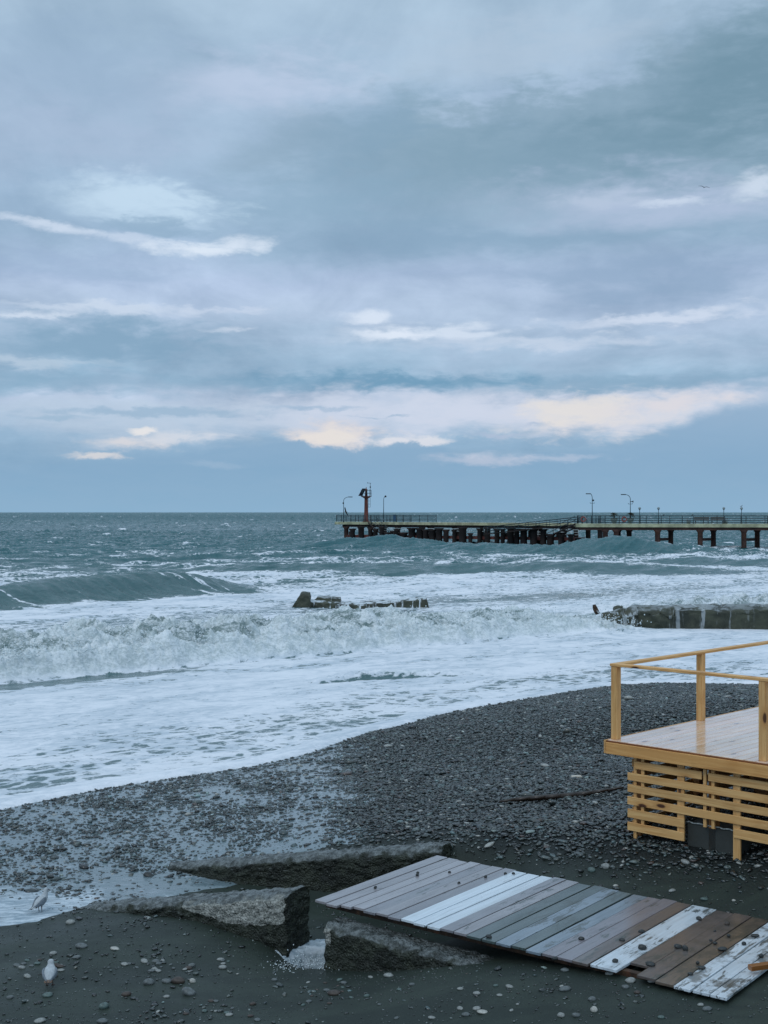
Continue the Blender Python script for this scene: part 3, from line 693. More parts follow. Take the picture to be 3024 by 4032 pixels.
    a = atY(1860, 2150, 166); z, fm = hump(z, fm, a[0], a[1], 8, 4.0, .8, 0)
    a = atY(2430, 2112, 158); z, fm = hump(z, fm, a[0], a[1], 8, 3.6, 1.9, -12)
    a = atY(2330, 2250, 112); z, fm = hump(z, fm, a[0], a[1], 14, 3.0, .55, -8, .3)
    a = atY(2850, 2215, 124); z, fm = hump(z, fm, a[0], a[1], 9, 3.0, .6, -8, .3)
    a = atY(1220, 2250, 112); z, fm = hump(z, fm, a[0], a[1], 10, 2.6, .45, 8, .25)
    w = np.exp(-((x - 0.) / 5.0) ** 4) * np.exp(-((y - 69.0) / 4.0) ** 4); z = z * (1 - .75 * w) - .08 * w
    w = sst(x, 9.0, 10.5) * (1 - sst(y, 59, 60)) * sst(y, 50, 54); z = z * (1 - .8 * w) - .10 * w
    # ---- white water bursting behind the concrete groyne on the right
    w = np.exp(-((x - 19.5) / 7.0) ** 2) * np.exp(-((y - 68) / 5.0) ** 2)
    z = z + w * (.35 + .75 * (billow(x * .8, y * .8, 5, 131, .6) - .3)); fm = np.maximum(fm, (.55 + .6 * w) * sst(w, .03, .25)); th = np.maximum(th, .8 * w)
    w = np.exp(-((x - 9.4) / 1.6) ** 2) * np.exp(-((y - 57.6) / 1.3) ** 2)
    z = z + w * (.10 + .7 * (billow(x * 1.3, y * 1.3, 5, 133, .6) - .35)); fm = np.maximum(fm, 1.1 * w); th = np.maximum(th, .8 * w)
    # ---- foam sheet between the bore and the beach
    ins = 1 - sst(q, 12.5, 15)
    sheet = .84 + .13 * fbm(r / 6, q / 2.2, 3, 141)
    # holes get small and many close to the edge
    fm = fm * (1 - ins) + ins * (sheet - .17 * sst(-sh, 5.5, 2.0) + .40 * (1 - sst(-sh, .35, .9)))
    fm = fm - .25 * sst(q, 12.2, 13.2) * (1 - sst(q, 13.6, 14.2)) * (1 - sst(r, 3, 6))
    # little secondary bore
    a = np.array(at(1240, 2690, .1)[:2]); b = np.array(at(1870, 2655, .1)[:2]); ab = b - a; LL = np.hypot(*ab); eu = ab / LL
    u = (x - a[0]) * eu[0] + (y - a[1]) * eu[1]; v = -(x - a[0]) * eu[1] + (y - a[1]) * eu[0]; v = v - .25 * fbm(u / 2.0, u * 0, 2, 151) - .8 * np.sin(np.clip(u / LL, 0, 1) * math.pi) * .3
    ev = sst(u, -1.5, 2) * (1 - sst(u, LL - 3, LL + 2)); g = np.where(v < 0, np.exp(-(v / .16) ** 2), np.exp(-(v / 1.1) ** 2)) * ev
    z = z + g * (.20 + .12 * (billow(x * 2.2, y * 2.2, 4, 161) - .4)); fm = fm - .28 * np.exp(-((v + .28) / .22) ** 2) * ev
    th = np.maximum(th, .55 * np.exp(-((v - .1) / .28) ** 2) * sst(u, LL * .30, LL * .5) * (1 - sst(u, LL * .62, LL * .8)))
    return z, fm, th, sh, q, murk_shade
def build_sea():
    ys = [15.0]
    while ys[-1] < 12500:
        y = ys[-1]
        st = .14 if y < 21 else (.06 if y < 66 else (.13 if y < 95 else (.13 + (y - 95) * .0035 if y < 330 else (y * .008 if y < 3500 else y * .05))))
        ys.append(y + st)
    ys = np.array(ys)
    tc = np.concatenate([np.array([-3.5, -2, -1.2, -.8, -.6, -.5, -.43]), np.linspace(-.38, .38, 1000), np.array([.43, .5, .6, .8, 1.2, 2, 3.5])])
    T, Y = np.meshgrid(tc, ys); X = T * Y
    z, fm, th, sh, q, murk_shade = sea_fields(X.ravel(), Y.ravel())
    tr = terr0(X.ravel(), Y.ravel())
    # surface of the swash: a thin lip riding up the shingle
    near = (sh > -9)
    lip = .065 * (1 - np.exp(np.minimum(sh, 0) / .10)) + .028 * np.exp(-((sh + .22) / .14) ** 2)
    wgt = 1 - sst(-sh, .8, 7.0)
    zs = np.maximum(tr, -.02) + lip + .030 * fbm(X.ravel() * .7, Y.ravel() * 1.9, 4, 171) + .008 * fbm(X.ravel() * 5, Y.ravel() * 7, 2, 173) * sst(-sh, .2, .8)
    zz = np.where(near, zs * wgt + (z + .12) * (1 - wgt), z + .12)
    zz = np.where(sh > 0, tr - .06 - .6 * sh.clip(0, 2), zz)
    print('sea verts', X.size)
    me = grid_mesh('sea', X, Y, zz.reshape(X.shape), {'foam': ('FLOAT', fm), 'thick': ('FLOAT', th), 'murk_shade': ('FLOAT', murk_shade)})
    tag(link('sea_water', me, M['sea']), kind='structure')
build_sea()

def build_wash():
    # thin backwash draining through the pebbles, lower left
    xs = np.arange(-9.5, 1.2, .05); ys = np.arange(13.6, 30, .05); X, Y = np.meshgrid(xs, ys)
    x, y = X.ravel(), Y.ravel(); z = terr0(x, y); sh = shore_dist(x, y)
    px = 1512 + F * x / y; py = 2016 + F * (CH - z) / y
    lim = np.interp(px, [0, 150, 300, 420, 520, 900, 1010], [3660, 3640, 3590, 3555, 3560, 3500, 3475])
    a = sst(lim - py, -6, 22)
    a *= 1 - sst(px, 850 + 350 * sst(3400 - py, -40, 60), 1150 + 620 * sst(3350 - py, -40, 80))
    n = fbm(x * .8, y * .8, 4, 201)
    lvl = -.03 + .0455 * a + .016 * n + .007 * fbm(x * 3, y * 5, 3, 207)
    foam = .25 + .15 * n + .40 * sst(py, 3470, 3530) * (1 - sst(px, 330, 470)) + .35 * sst(200 - np.abs(py - 3430) * 1.0, 130, 200) * sst(px, 560, 760) * (1 - sst(px, 900, 1000))
    foam = foam + .25 * sst(a, .9, .1)
    zz = z + lvl + .005 * fbm(x * 4, y * 7, 3, 203)
    me = grid_mesh('wash', X, Y, zz.reshape(X.shape), {'foam': ('FLOAT', foam)})
    tag(link('shallow_water', me, M['wash']), kind='structure')
    # foaming pool in the gap of the broken groyne
    xs = np.arange(-1.95, .2, .012); ys = np.arange(13.85, 16.6, .012); X, Y = np.meshgrid(xs, ys); x, y = X.ravel(), Y.ravel(); z = terr0(x, y)
    px = 1512 + F * x / y; py = 2016 + F * (CH - z) / y
    lo = np.interp(px, [1040, 1120, 1180, 1300, 1370], [3712, 3790, 3818, 3824, 3806]); 
    a = sst(lo - py, -6, 20) * sst(px, 1045, 1085) * sst(py - np.interp(px, [1060, 1116, 1170, 1271, 1370], [3722, 3736, 3744, 3760, 3772]), -14, 8) * (1 - sst(px, 1345, 1385)); bb = billow(x * 7, y * 7, 5, 211, .7)
    zz = z - .05 + a * (.09 + np.maximum(.10 - z, 0) + .03 * bb * sst(lo - py, -6, 40))
    me = grid_mesh('pool', X, Y, zz.reshape(X.shape), {'foam': ('FLOAT', .25 + .20 * a + .5 * bb)})
    tag(link('foaming_pool_water', me, M['wash']), kind='structure')
build_wash()

# ------------------------------------------------------------------ pebbles
def ico(sub):
    t = (1 + 5 ** .5) / 2
    v = [(-1, t, 0), (1, t, 0), (-1, -t, 0), (1, -t, 0), (0, -1, t), (0, 1, t), (0, -1, -t), (0, 1, -t), (t, 0, -1), (t, 0, 1), (-t, 0, -1), (-t, 0, 1)]
    f = [(0, 11, 5), (0, 5, 1), (0, 1, 7), (0, 7, 10), (0, 10, 11), (1, 5, 9), (5, 11, 4), (11, 10, 2), (10, 7, 6), (7, 1, 8), (3, 9, 4), (3, 4, 2), (3, 2, 6), (3, 6, 8), (3, 8, 9), (4, 9, 5), (2, 4, 11), (6, 2, 10), (8, 6, 7), (9, 8, 1)]
    v = [np.array(q) / np.linalg.norm(q) for q in v]
    for _ in range(sub):
        c = {}; nf = []
        def mid(a, b):
            k = (min(a, b), max(a, b))
            if k not in c: p = v[a] + v[b]; v.append(p / np.linalg.norm(p)); c[k] = len(v) - 1
            return c[k]
        for a, b, d in f:
            x, y, z = mid(a, b), mid(b, d), mid(d, a); nf += [(a, x, z), (b, y, x), (d, z, y), (x, y, z)]
        f = nf
    return np.array(v), np.array(f)
def scatter(x, y, z, sx, sy, sz, col, sub, seed):
    bv, bf = ico(sub); n = len(x); rg = np.random.default_rng(seed)
    V = np.repeat(bv[None], n, 0) * (1 + .16 * rg.standard_normal((n, len(bv), 1)))
    V = V * np.stack([sx, sy, sz], 1)[:, None, :]
    # tilt, then turn
    ti = rg.normal(0, .22, n); c, s = np.cos(ti)[:, None], np.sin(ti)[:, None]
    a, b = V[..., 0] * c - V[..., 2] * s, V[..., 0] * s + V[..., 2] * c; V = np.stack([a, V[..., 1], b], -1)
    th = rg.normal(0, .75, n); c, s = np.cos(th)[:, None], np.sin(th)[:, None]
    a, b = V[..., 0] * c - V[..., 1] * s, V[..., 0] * s + V[..., 1] * c; V = np.stack([a, b, V[..., 2]], -1)
    V += np.stack([x, y, z], 1)[:, None, :]
    Fc = bf[None] + (np.arange(n) * len(bv))[:, None, None]
    C = np.repeat(np.concatenate([col, np.ones((n, 1))], 1)[:, None, :], len(bv), 1)
    return V.reshape(-1, 3), Fc.reshape(-1, 3), C.reshape(-1, 4)
BLOCKED = []   # world rectangles (o, u, lu, v, lv) where no loose pebbles lie
def blocked(x, y):
    m = np.zeros(x.shape, bool)
    for o, u, lu, v, lv in BLOCKED:
        dx = x - o[0]; dy = y - o[1]; a = dx * u[0] + dy * u[1]; b = dx * v[0] + dy * v[1]
        m |= (a > 0) & (a < lu) & (b > 0) & (b < lv)
    return m
U2 = (.607, .795); V2 = (.795, -.607)
BW0 = (-.77, 14.70)
BLOCKED += [(BW0, V2, 5.0, U2, 2.42)]
def build_pebbles():
    rg = np.random.default_rng(3)
    n = 560000
    y = 11.0 + (42 - 11.0) * rg.random(n); x = (rg.random(n) * .74 - .36) * y
    z = terr(x, y); sh = shore_dist(x, y); dens, px, py = pebble_density(x, y, z)
    cl = fbm(x * 1.1, y * 1.6, 4, 301); cl2 = sst(cl, .05, .35)
    low = (.02 + .16 * cl2) * np.where(py > 3500, 1, 1)
    # probability is per area: candidates are denser near the camera, so weight by y
    dn = 560000 / (.5 * .74 * (42 ** 2 - 11 ** 2))         # mean candidates per m2 if uniform in area
    w = (y / 42)
    keep = rg.random(n) < np.maximum(dens * (.90 - .35 * np.clip(-cl * 1.5, 0, 1) * (py > 3150)), low) * w * 1.0
    keep &= (sh > -.05) & ~blocked(x, y) & (x > -9.3) & (x < 13.8)
    x, y, z, dens, px, py = [a[keep] for a in (x, y, z, dens, px, py)]
    n = len(x); print('pebbles', n)
    s = .0205 * np.exp(rg.normal(0, .38, n)); s = np.where(rg.random(n) < .012, s * 1.8, s)
    s = np.where(dens < .3, s * .70, s); s = s * (1 - .10 * (1 - sst(px, 900, 1500)) * (py < 3560))
    sx = s * rg.uniform(1.0, 1.5, n); sy = s * rg.uniform(.7, 1.0, n); sz = s * rg.uniform(.38, .62, n)
    z = z + sz * rg.uniform(.1, .75, n) * np.where(dens > .5, 1.25, .6) + np.where(px < 1150, .006, 0)
    g = np.exp(rg.normal(math.log(.032), .75, n)); hue = rg.normal(0, 1, n)[:, None]
    col = g[:, None] * (np.array([[.80, 1.06, 1.00]]) + hue * np.array([[.08, 0, -.05]])); pale = rg.random(n) < .022; col[pale] = np.array([.34, .34, .31]); br = rg.random(n) < .012; col[br] = (.07, .045, .035)
    col = np.clip(col, .008, .6)
    nearm = y < 18.5
    for nm, m, sub in (('shingle_pebbles', ~nearm, 0), ('scattered_pebbles', nearm, 1)):
        V, Fc, C = scatter(x[m], y[m], z[m], sx[m], sy[m], sz[m], col[m], sub, 11 + sub)
        me = fast_mesh(nm, V, Fc, True, {'bc': ('FLOAT_COLOR', C)}); o = link(nm, me, M['pebble'])
        tag(o, 'dense dark wet shingle covering the slope up from the water' if sub == 0 else 'small wet pebbles strewn thinly over the dark foreground sand', 'pebbles', kind='stuff')
build_pebbles()
def build_grit():
    rg = np.random.default_rng(19); n = 15000
    y = rg.uniform(11.3, 17.5, n); x = (rg.random(n) * .66 - .32) * y; z = terr(x, y); sh = shore_dist(x, y); dens, px, py = pebble_density(x, y, z)
    k = (dens < .9) & (rg.random(n) < .35 + .65 * sst(fbm(x * .9, y * 1.3, 4, 401), -.1, .3)) & ~blocked(x, y) & (z > .06); x, y, z = x[k], y[k], z[k]; n = len(x)
    s = .0062 * np.exp(rg.normal(0, .4, n)); g = np.exp(rg.normal(math.log(.045), .8, n)).clip(.008, .20)
    V, Fc, C = scatter(x, y, z + s * .2, s * 1.3, s, s * .5, g[:, None] * np.array([[.9, 1.05, 1.0]]), 0, 5)
    tag(link('beach_grit', fast_mesh('beach_grit', V, Fc, True, {'bc': ('FLOAT_COLOR', C)}), M['pebble']), 'fine grit and tiny chips of stone strewn over the dark foreground sand', 'grit', kind='stuff')
build_grit()
# ------------------------------------------------------------------ timber deck
def build_deck():
    a = Vector((.714, -.700, 0)); b = Vector((.700, .714, 0)); up = Vector((0, 0, 1)); O = Vector((2.84, 16.50, 0)); ZD = 2.40
    LA, LB = 6.2, 6.2
    P = lambda s, t, z: O + a * s + b * t + up * z
    root = empty('timber_deck', P(0, 0, 1.15), 'new yellow pine deck with plain post railing and slatted skirt standing on the shingle', 'deck')
    m = MB(); s = .012; k = 0
    while s < LA:
        w = .138; c = random.uniform(.88, 1.1); tint = (c, c * random.uniform(.95, 1.02), c * random.uniform(.9, 1.05))
        t = 0.0; cuts = [0, random.uniform(1.6, 4.2), LB]
        for q in range(2): m.box(P(s, cuts[q] + .002, ZD - .028), b, a, up, cuts[q + 1] - cuts[q] - .004, w, .028, tint, bev=.003)
        s += w + .009; k += 1
    m.build('decking', M['pine_wet'], root)
    m = MB(); m.box(P(-.005, -.012, ZD - .029), a, b, up, LA, .010, .024); m.build('edge_strip', M['pine_end'], root)
    m = MB(); m.box(P(0, -.030, ZD - .172), a, b, up, LA, .028, .145, (.95, .84, .70)); m.build('fascia_board', M['pine'], root)
    m = MB(); m.box(P(-.030, -.030, ZD - .172), b, a, up, LB, .028, .170, (.85, .8, .75)); m.build('fascia_board', M['pine'], root)
    # posts
    for (s_, t_) in ((0.002, .085), (.002, 2.15), (.002, 4.25), (2.06, .085), (4.1, .085)):
        m = MB(); m.box(P(s_, t_, ZD), up, a, b, .93, .092, .092, (1, .98, .95)); m.build('post', M['pine'], root)
    m = MB(); m.box(P(-.01, .075, ZD + .93), a, b, up, LA, .115, .034, (1.05, 1.02, 1.0)); m.build('handrail', M['pine'], root)
    m = MB(); m.box(P(-.01, .192, ZD + .93), b, a, up, LB, .115, .034, (.95, .9, .84)); m.build('handrail', M['pine'], root)
    # slatted skirt
    sk = MB(); T0 = .055; z0 = 2.215
    rows = [(2.170, .098), (2.014, .096), (1.866, .096), (1.713, .100), (1.558, .110), (1.392, .106)]
    def board(s0, s1, zt, h): 
        c = random.uniform(.92, 1.08); sk.box(P(s0, T0 + random.uniform(-.003, .003), zt - h), a, b, up, s1 - s0, .020, h, (c, c * .99, c * .97))
    board(.37, 1.325, *rows[0]); board(1.415, 3.6, *rows[0])
    board(.27, 2.95, *rows[1]); board(.27, 2.9, *rows[2]); board(.27, 3.2, *rows[3]); board(.27, 1.085, *rows[4]); board(.27, 1.085, *rows[5]); board(1.75, 4.0, *rows[4])
    board(2.96, 5.5, *rows[1]); board(2.92, 5.5, *rows[2]); board(3.22, 5.5, *rows[3])
    sk.build('slat_skirt', M['pine'], root)
    for (s_, w, zb, zt) in ((.345, .045, 1.10, 2.22), (.455, .045, 1.32, 2.22), (.975, .098, 1.28, 2.22), (1.335, .042, 1.50, 2.2), (1.445, .042, 1.50, 2.2), (1.735, .095, 1.12, 2.22), (2.42, .095, 1.12, 2.22), (3.1, .095, 1.12, 2.22)):
        m = MB(); m.box(P(s_, T0 + .022, zb), up, a, b, zt - zb, w, .03, (.95, .93, .9)); m.build('skirt_upright', M['pine'], root)
    # frame under the boards
    m = MB()
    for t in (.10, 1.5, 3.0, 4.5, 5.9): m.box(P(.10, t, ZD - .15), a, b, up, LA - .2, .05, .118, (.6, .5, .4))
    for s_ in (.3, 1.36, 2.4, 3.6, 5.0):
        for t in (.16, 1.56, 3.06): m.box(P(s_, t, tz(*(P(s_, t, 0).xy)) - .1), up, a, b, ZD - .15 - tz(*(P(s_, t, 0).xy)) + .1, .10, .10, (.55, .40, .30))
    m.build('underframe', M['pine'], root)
    m = MB()
    for z_, h_ in rows:
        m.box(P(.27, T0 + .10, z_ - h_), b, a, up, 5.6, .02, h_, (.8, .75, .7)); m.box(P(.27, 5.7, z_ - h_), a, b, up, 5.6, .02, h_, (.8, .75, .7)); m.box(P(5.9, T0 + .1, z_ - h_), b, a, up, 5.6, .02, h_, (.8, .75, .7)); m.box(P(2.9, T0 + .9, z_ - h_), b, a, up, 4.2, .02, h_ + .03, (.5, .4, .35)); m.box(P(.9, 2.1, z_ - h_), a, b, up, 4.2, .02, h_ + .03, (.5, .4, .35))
    m.build('inner_slats', M['pine'], root)
    # dark block behind the opening
    g = tz(*(P(1.4, .3, 0).xy))
    blk = empty('concrete_block', P(1.1, .18, g), 'dark concrete block seen through the opening in the deck skirt', 'block')
    m = MB(); m.box(P(1.06, .16, g - .15), a, b, up, .72, .5, 1.50 - g + .15, bev=.02); m.build('footing', M['block'], blk)
    m = MB(); pts = [P(1.06 + .72 * i / 16, .158, 1.507 + .005 * math.sin(i * 2.1) + random.uniform(-.004, .004)) for i in range(17)]
    m.path(pts, .009, 6); m.build('mortar_edge', M['sill'], blk)
build_deck()

# ------------------------------------------------------------------ boardwalk
def build_boardwalk():
    u = Vector((*U2, 0)); v = Vector((*V2, 0)); up = Vector((0, 0, 1)); O = Vector((*BW0, 0)); Z = .90
    P = lambda s, t, z: O + v * s + u * t + up * z
    root = empty('boardwalk', P(2.4, 1.2, Z), 'low walkway of weathered grey, white and brown planks laid over the sand', 'boardwalk')
    lil = lin((152, 149, 153)); lil2 = lin((134, 133, 139)); wht = lin((214, 224, 232)); grn = lin((74, 88, 88)); blu = lin((124, 138, 150)); gry = lin((126, 122, 128)); brn = lin((102, 92, 88)); brn2 = lin((108, 94, 82))
    L = [(.172, lil, -.02), (.165, lil, -.03), (.168, lil, .03), (.160, lil, .05), (.170, lil2, .02), (.170, lil, .03), (.172, lil2, .02),
         (.175, wht, .03), (.172, wht, .02), (.174, wht, .03),
         (.175, lil2, .02), (.175, lil, .02), (.180, grn, .0), (.175, grn, .01), (.180, blu, .0), (.178, grn, .02), (.178, blu, .0), (.176, gry, .01), (.178, gry, .0), (.185, brn, -.01),
         (.290, wht, .02), (.205, brn, .30), (.200, brn, .02), (.195, brn2, .0), (.178, wht, -.02), (.172, wht, .0), (.170, wht, .0)]
    m = MB(); s = 0.0
    for k, (w, c, off) in enumerate(L):
        j = random.uniform(.93, 1.07); dz = random.uniform(-.006, .006); le = 2.40 + random.uniform(-.03, .03)
        gap = random.uniform(.006, .016); t0 = off
        if k == 2: gap = .028
        o_ = P(s, t0, Z - .028 + dz)
        m.box(o_, u + v * random.uniform(-.003, .003), v, up, le - t0, w - gap, .028, tuple(q * j for q in c[:3]), bev=.003)
        s += w
    m.build('planks', M['plank'], root)
    for t in (.18, 1.2, 2.2):
        m = MB(); m.box(P(.12 if t > .3 else .02, t - .035, Z - .115), v, u, up, 4.7, .07, .082); m.build('bearer', M['rusty_beam'] if t < .3 else M['dark_wood'], root)
build_boardwalk()

# ------------------------------------------------------------------ concrete walls
def rough_block(name, base, top, n=(90, 14, 34), amp=.035, seed=1, clean=None, mat_=None, rune=None, parent=None, fr=6.0):
    """base, top: 4 corners each (front-left, front-right, back-right, back-left). A solid with rough faces"""
    Bc = [np.array(p, float) for p in base]; Tc = [np.array(p, float) for p in top]
    nu, nv, nw = n; Vs = []; Fs = []; cnt = 0; key = {}
    def pt(u, v, w):
        f = lambda C: (C[0] * (1 - u) + C[1] * u) * (1 - v) + (C[3] * (1 - u) + C[2] * u) * v
        return f(Bc) * (1 - w) + f(Tc) * w
    UV = []
    def vid(i, j, k):
        if (i, j, k) not in key:
            key[(i, j, k)] = len(Vs); Vs.append(pt(i / nu, j / nv, k / nw)); UV.append((i / nu, j / nv, k / nw))
        return key[(i, j, k)]
    for i in range(nu):
        for k in range(nw):
            Fs.append([vid(i, 0, k), vid(i + 1, 0, k), vid(i + 1, 0, k + 1), vid(i, 0, k + 1)]); Fs.append([vid(i, nv, k), vid(i, nv, k + 1), vid(i + 1, nv, k + 1), vid(i + 1, nv, k)])
        for j in range(nv): Fs.append([vid(i, j, nw), vid(i + 1, j, nw), vid(i + 1, j + 1, nw), vid(i, j + 1, nw)])
    for j in range(nv):
        for k in range(nw):
            Fs.append([vid(0, j, k), vid(0, j, k + 1), vid(0, j + 1, k + 1), vid(0, j + 1, k)]); Fs.append([vid(nu, j, k), vid(nu, j + 1, k), vid(nu, j + 1, k + 1), vid(nu, j, k + 1)])
    V = np.array(Vs); UV = np.array(UV); cen = V.mean(0)
    D = np.stack([.35 * vn3(V * fr * .6 + 11 * k, seed + k) + .8 * vn3(V * fr * 2.7 + 5 * k, seed + 7 + k) + .28 * vn3(V * fr * 7 + 3 * k, seed + 17 + k) for k in range(3)], 1)
    # round the arrises
    e = np.minimum.reduce([np.abs(UV[:, 1]) + np.abs(1 - UV[:, 2])]); 
    V2_ = V + D * amp
    er = np.exp(-((UV[:, 1] / .12) ** 2)) * np.exp(-(((1 - UV[:, 2]) / .10) ** 2)) + np.exp(-(((1 - UV[:, 1]) / .12) ** 2)) * np.exp(-(((1 - UV[:, 2]) / .10) ** 2))
    V2_[:, 2] -= er * amp * 2.2; ch = np.maximum(vn3(V * 2.3, seed + 31) - .45, 0) * (er ** .5) * 6; V2_[:, 2] -= ch * amp * 1.5
    at_ = {'clean': ('FLOAT', clean(V, UV) if clean else np.zeros(len(V))), 'run': ('FLOAT', rune(V, UV) if rune else np.zeros(len(V)))}
    me = fast_mesh(name, V2_, np.array(Fs), True, at_)
    return link(name, me, mat_ or M['conc'], parent)
def wall(name, p0, p1, z0, z1, th, label, cat, depth=.8, **kw):
    """wall whose front top edge runs p0 -> p1 (sea end to land end) at heights z0, z1"""
    p0 = np.array(p0); p1 = np.array(p1); d = (p1 - p0) / np.linalg.norm(p1 - p0); n = np.array((-d[1], d[0])) * th
    top = [(*p0, z0), (*p1, z1), (*(p1 + n), z1 + kw.get('tilt', 0)), (*(p0 + n), z0)]
    kw.pop('tilt', None)
    ba = [(a, b, -depth) for a, b, _ in top]
    return tag(rough_block(name, ba, top, **kw), label, cat)
def build_groyne():
    # B: front wall, clean aggregate patch near its broken end
    def cl(V, UV):
        s = UV[:, 0]; w = V[:, 2]; top = .20 + (s) * .63
        return np.where(UV[:, 1] < .3, sst(s, .50, .60) * sst(w - (top - .06 - .28 * sst(s, .5, .8)), -.05, .05) * (1 - sst(s, .985, .995)), 0)
    wall('concrete_wall', (-4.10, 16.94), (-1.14, 15.10), .10, .84, .47, 'broken concrete groyne wall with pale exposed stones beside the dark gap, nearest the gulls', 'groyne wall', clean=cl, seed=3, n=(150, 16, 60), amp=.030, tilt=.01)
    wall('concrete_wall', (-3.15, 18.86), (.74, 17.05), .14, .87, .42, 'long dark concrete groyne wall running from the walkway corner down to the water', 'groyne wall', seed=23, n=(160, 14, 56), amp=.030, tilt=.03)
    wall('concrete_wall', (-.66, 14.40), (1.75, 12.72), .72, .62, .40, 'low mossy concrete stub half buried under the near edge of the walkway', 'groyne wall', seed=43, n=(120, 16, 40), amp=.028,
         clean=lambda V, UV: (UV[:, 0] < .03) * sst(UV[:, 2], .8, .9) * 1.0)
    # far, in the surf
    Y = 58.6
    x0 = (2500 - 1512) / F * Y
    sea = wall('sea_wall', (x0, Y + .3), (27, Y - 1.8), .93, 1.28, 2.2, 'long algae covered concrete wall in the surf at the right', 'sea wall', depth=1.2, seed=63, n=(200, 20, 30), amp=.07, mat_=M['seaconc'], rune=lambda V, UV: .35 + .55 * vn3(V * .35, 5), fr=1.4)
    # rubble at its broken end
    pts = [at(2350, 2470, 0), at(2400, 2468, 0), at(2450, 2470, 0)]
    rt = tag(rough_block('rubble_rock', [(9.6, Y + .2, -.8), (11.5, Y - .3, -.8), (11.8, Y + 1.6, -.8), (9.9, Y + 1.9, -.8)], [(9.9, Y + .5, .55), (11.4, Y + .1, .95), (11.6, Y + 1.4, .92), (10.2, Y + 1.5, .65)], n=(40, 24, 24), amp=.14, seed=71, mat_=M['seaconc'], rune=lambda V, UV: np.full(len(V), .45), fr=1.3), 'jagged wet rubble at the broken left end of the surf wall', 'rubble')
    p = Vector(atY(2353, 2417, 59)); m = MB(); m.path([p, p + Vector((-.12, 0, .25)), p + Vector((-.16, .02, .42))], [.11, .12, .07], 7); tag(m.build('rusty_stump', M['rusty_beam']), 'short rusty stump sticking out of the foam left of the surf wall', 'stump')
    for (px, py, w, h, lb) in ((2437, 2396, .24, .12, 'small dark rock poking out of the foam behind the surf wall end'), (2572, 2400, .36, .08, 'flat dark slab edge lying on top of the surf wall'), (2485, 2412, .30, .12, 'dark rock lump on the broken corner of the surf wall')):
        c = atY(px, py, 59.8); tag(rough_block('rock', [(c[0] - w, c[1], c[2] - .5), (c[0] + w, c[1], c[2] - .5), (c[0] + w, c[1] + .5, c[2] - .5), (c[0] - w, c[1] + .5, c[2] - .5)], [(c[0] - w * .8, c[1], c[2] + h * .5), (c[0] + w * .8, c[1], c[2] + h), (c[0] + w * .7, c[1] + .5, c[2] + h), (c[0] - w * .6, c[1] + .5, c[2] + h * .7)], n=(12, 8, 10), amp=.05, seed=int(px), mat_=M['seaconc']), lb, 'rock')
    # the stranded slabs in the surf
    Y = 69.5
    def slab(name, x0, x1, x2, x3, h0, h1, d, seed, lb, yo=0, run=.8, zb=-.6):
        w0 = lambda px: (px - 1512) / F * (Y + yo)
        b0 = [(w0(x0), Y + yo, zb), (w0(x1), Y + yo, zb), (w0(x1), Y + yo + d, zb), (w0(x0), Y + yo + d, zb)]
        t0 = [(w0(x2), Y + yo + .1, h0), (w0(x3), Y + yo + .1, h1), (w0(x3), Y + yo + d - .1, h1), (w0(x2), Y + yo + d - .1, h0)]
        return tag(rough_block(name, b0, t0, n=(60, 16, 16), amp=.05, seed=seed, mat_=M['seaconc'], rune=lambda V, UV: np.full(len(V), run), fr=1.6), lb, 'rock')
    slab('surf_rock', 1112, 1226, 1186, 1218, .96, .92, 1.4, 81, 'tallest dark block at the left end of the rocks in the surf', run=.0)
    slab('surf_rock', 1205, 1470, 1218, 1440, .52, .34, 1.6, 82, 'low dark slab with water running off, right of the tall block in the surf', yo=.4, run=1.0)
    slab('surf_rock', 1232, 1342, 1252, 1338, .70, .64, 1.3, 83, 'raised flat slab resting on the low slab behind the tall block in the surf', yo=.9, run=.5, zb=.40)
    slab('surf_rock', 1400, 1700, 1415, 1680, .30, .58, 1.4, 84, 'rightmost long thin slab of the surf rocks with waterfalls over its face', yo=1.6, run=1.15)
build_groyne()

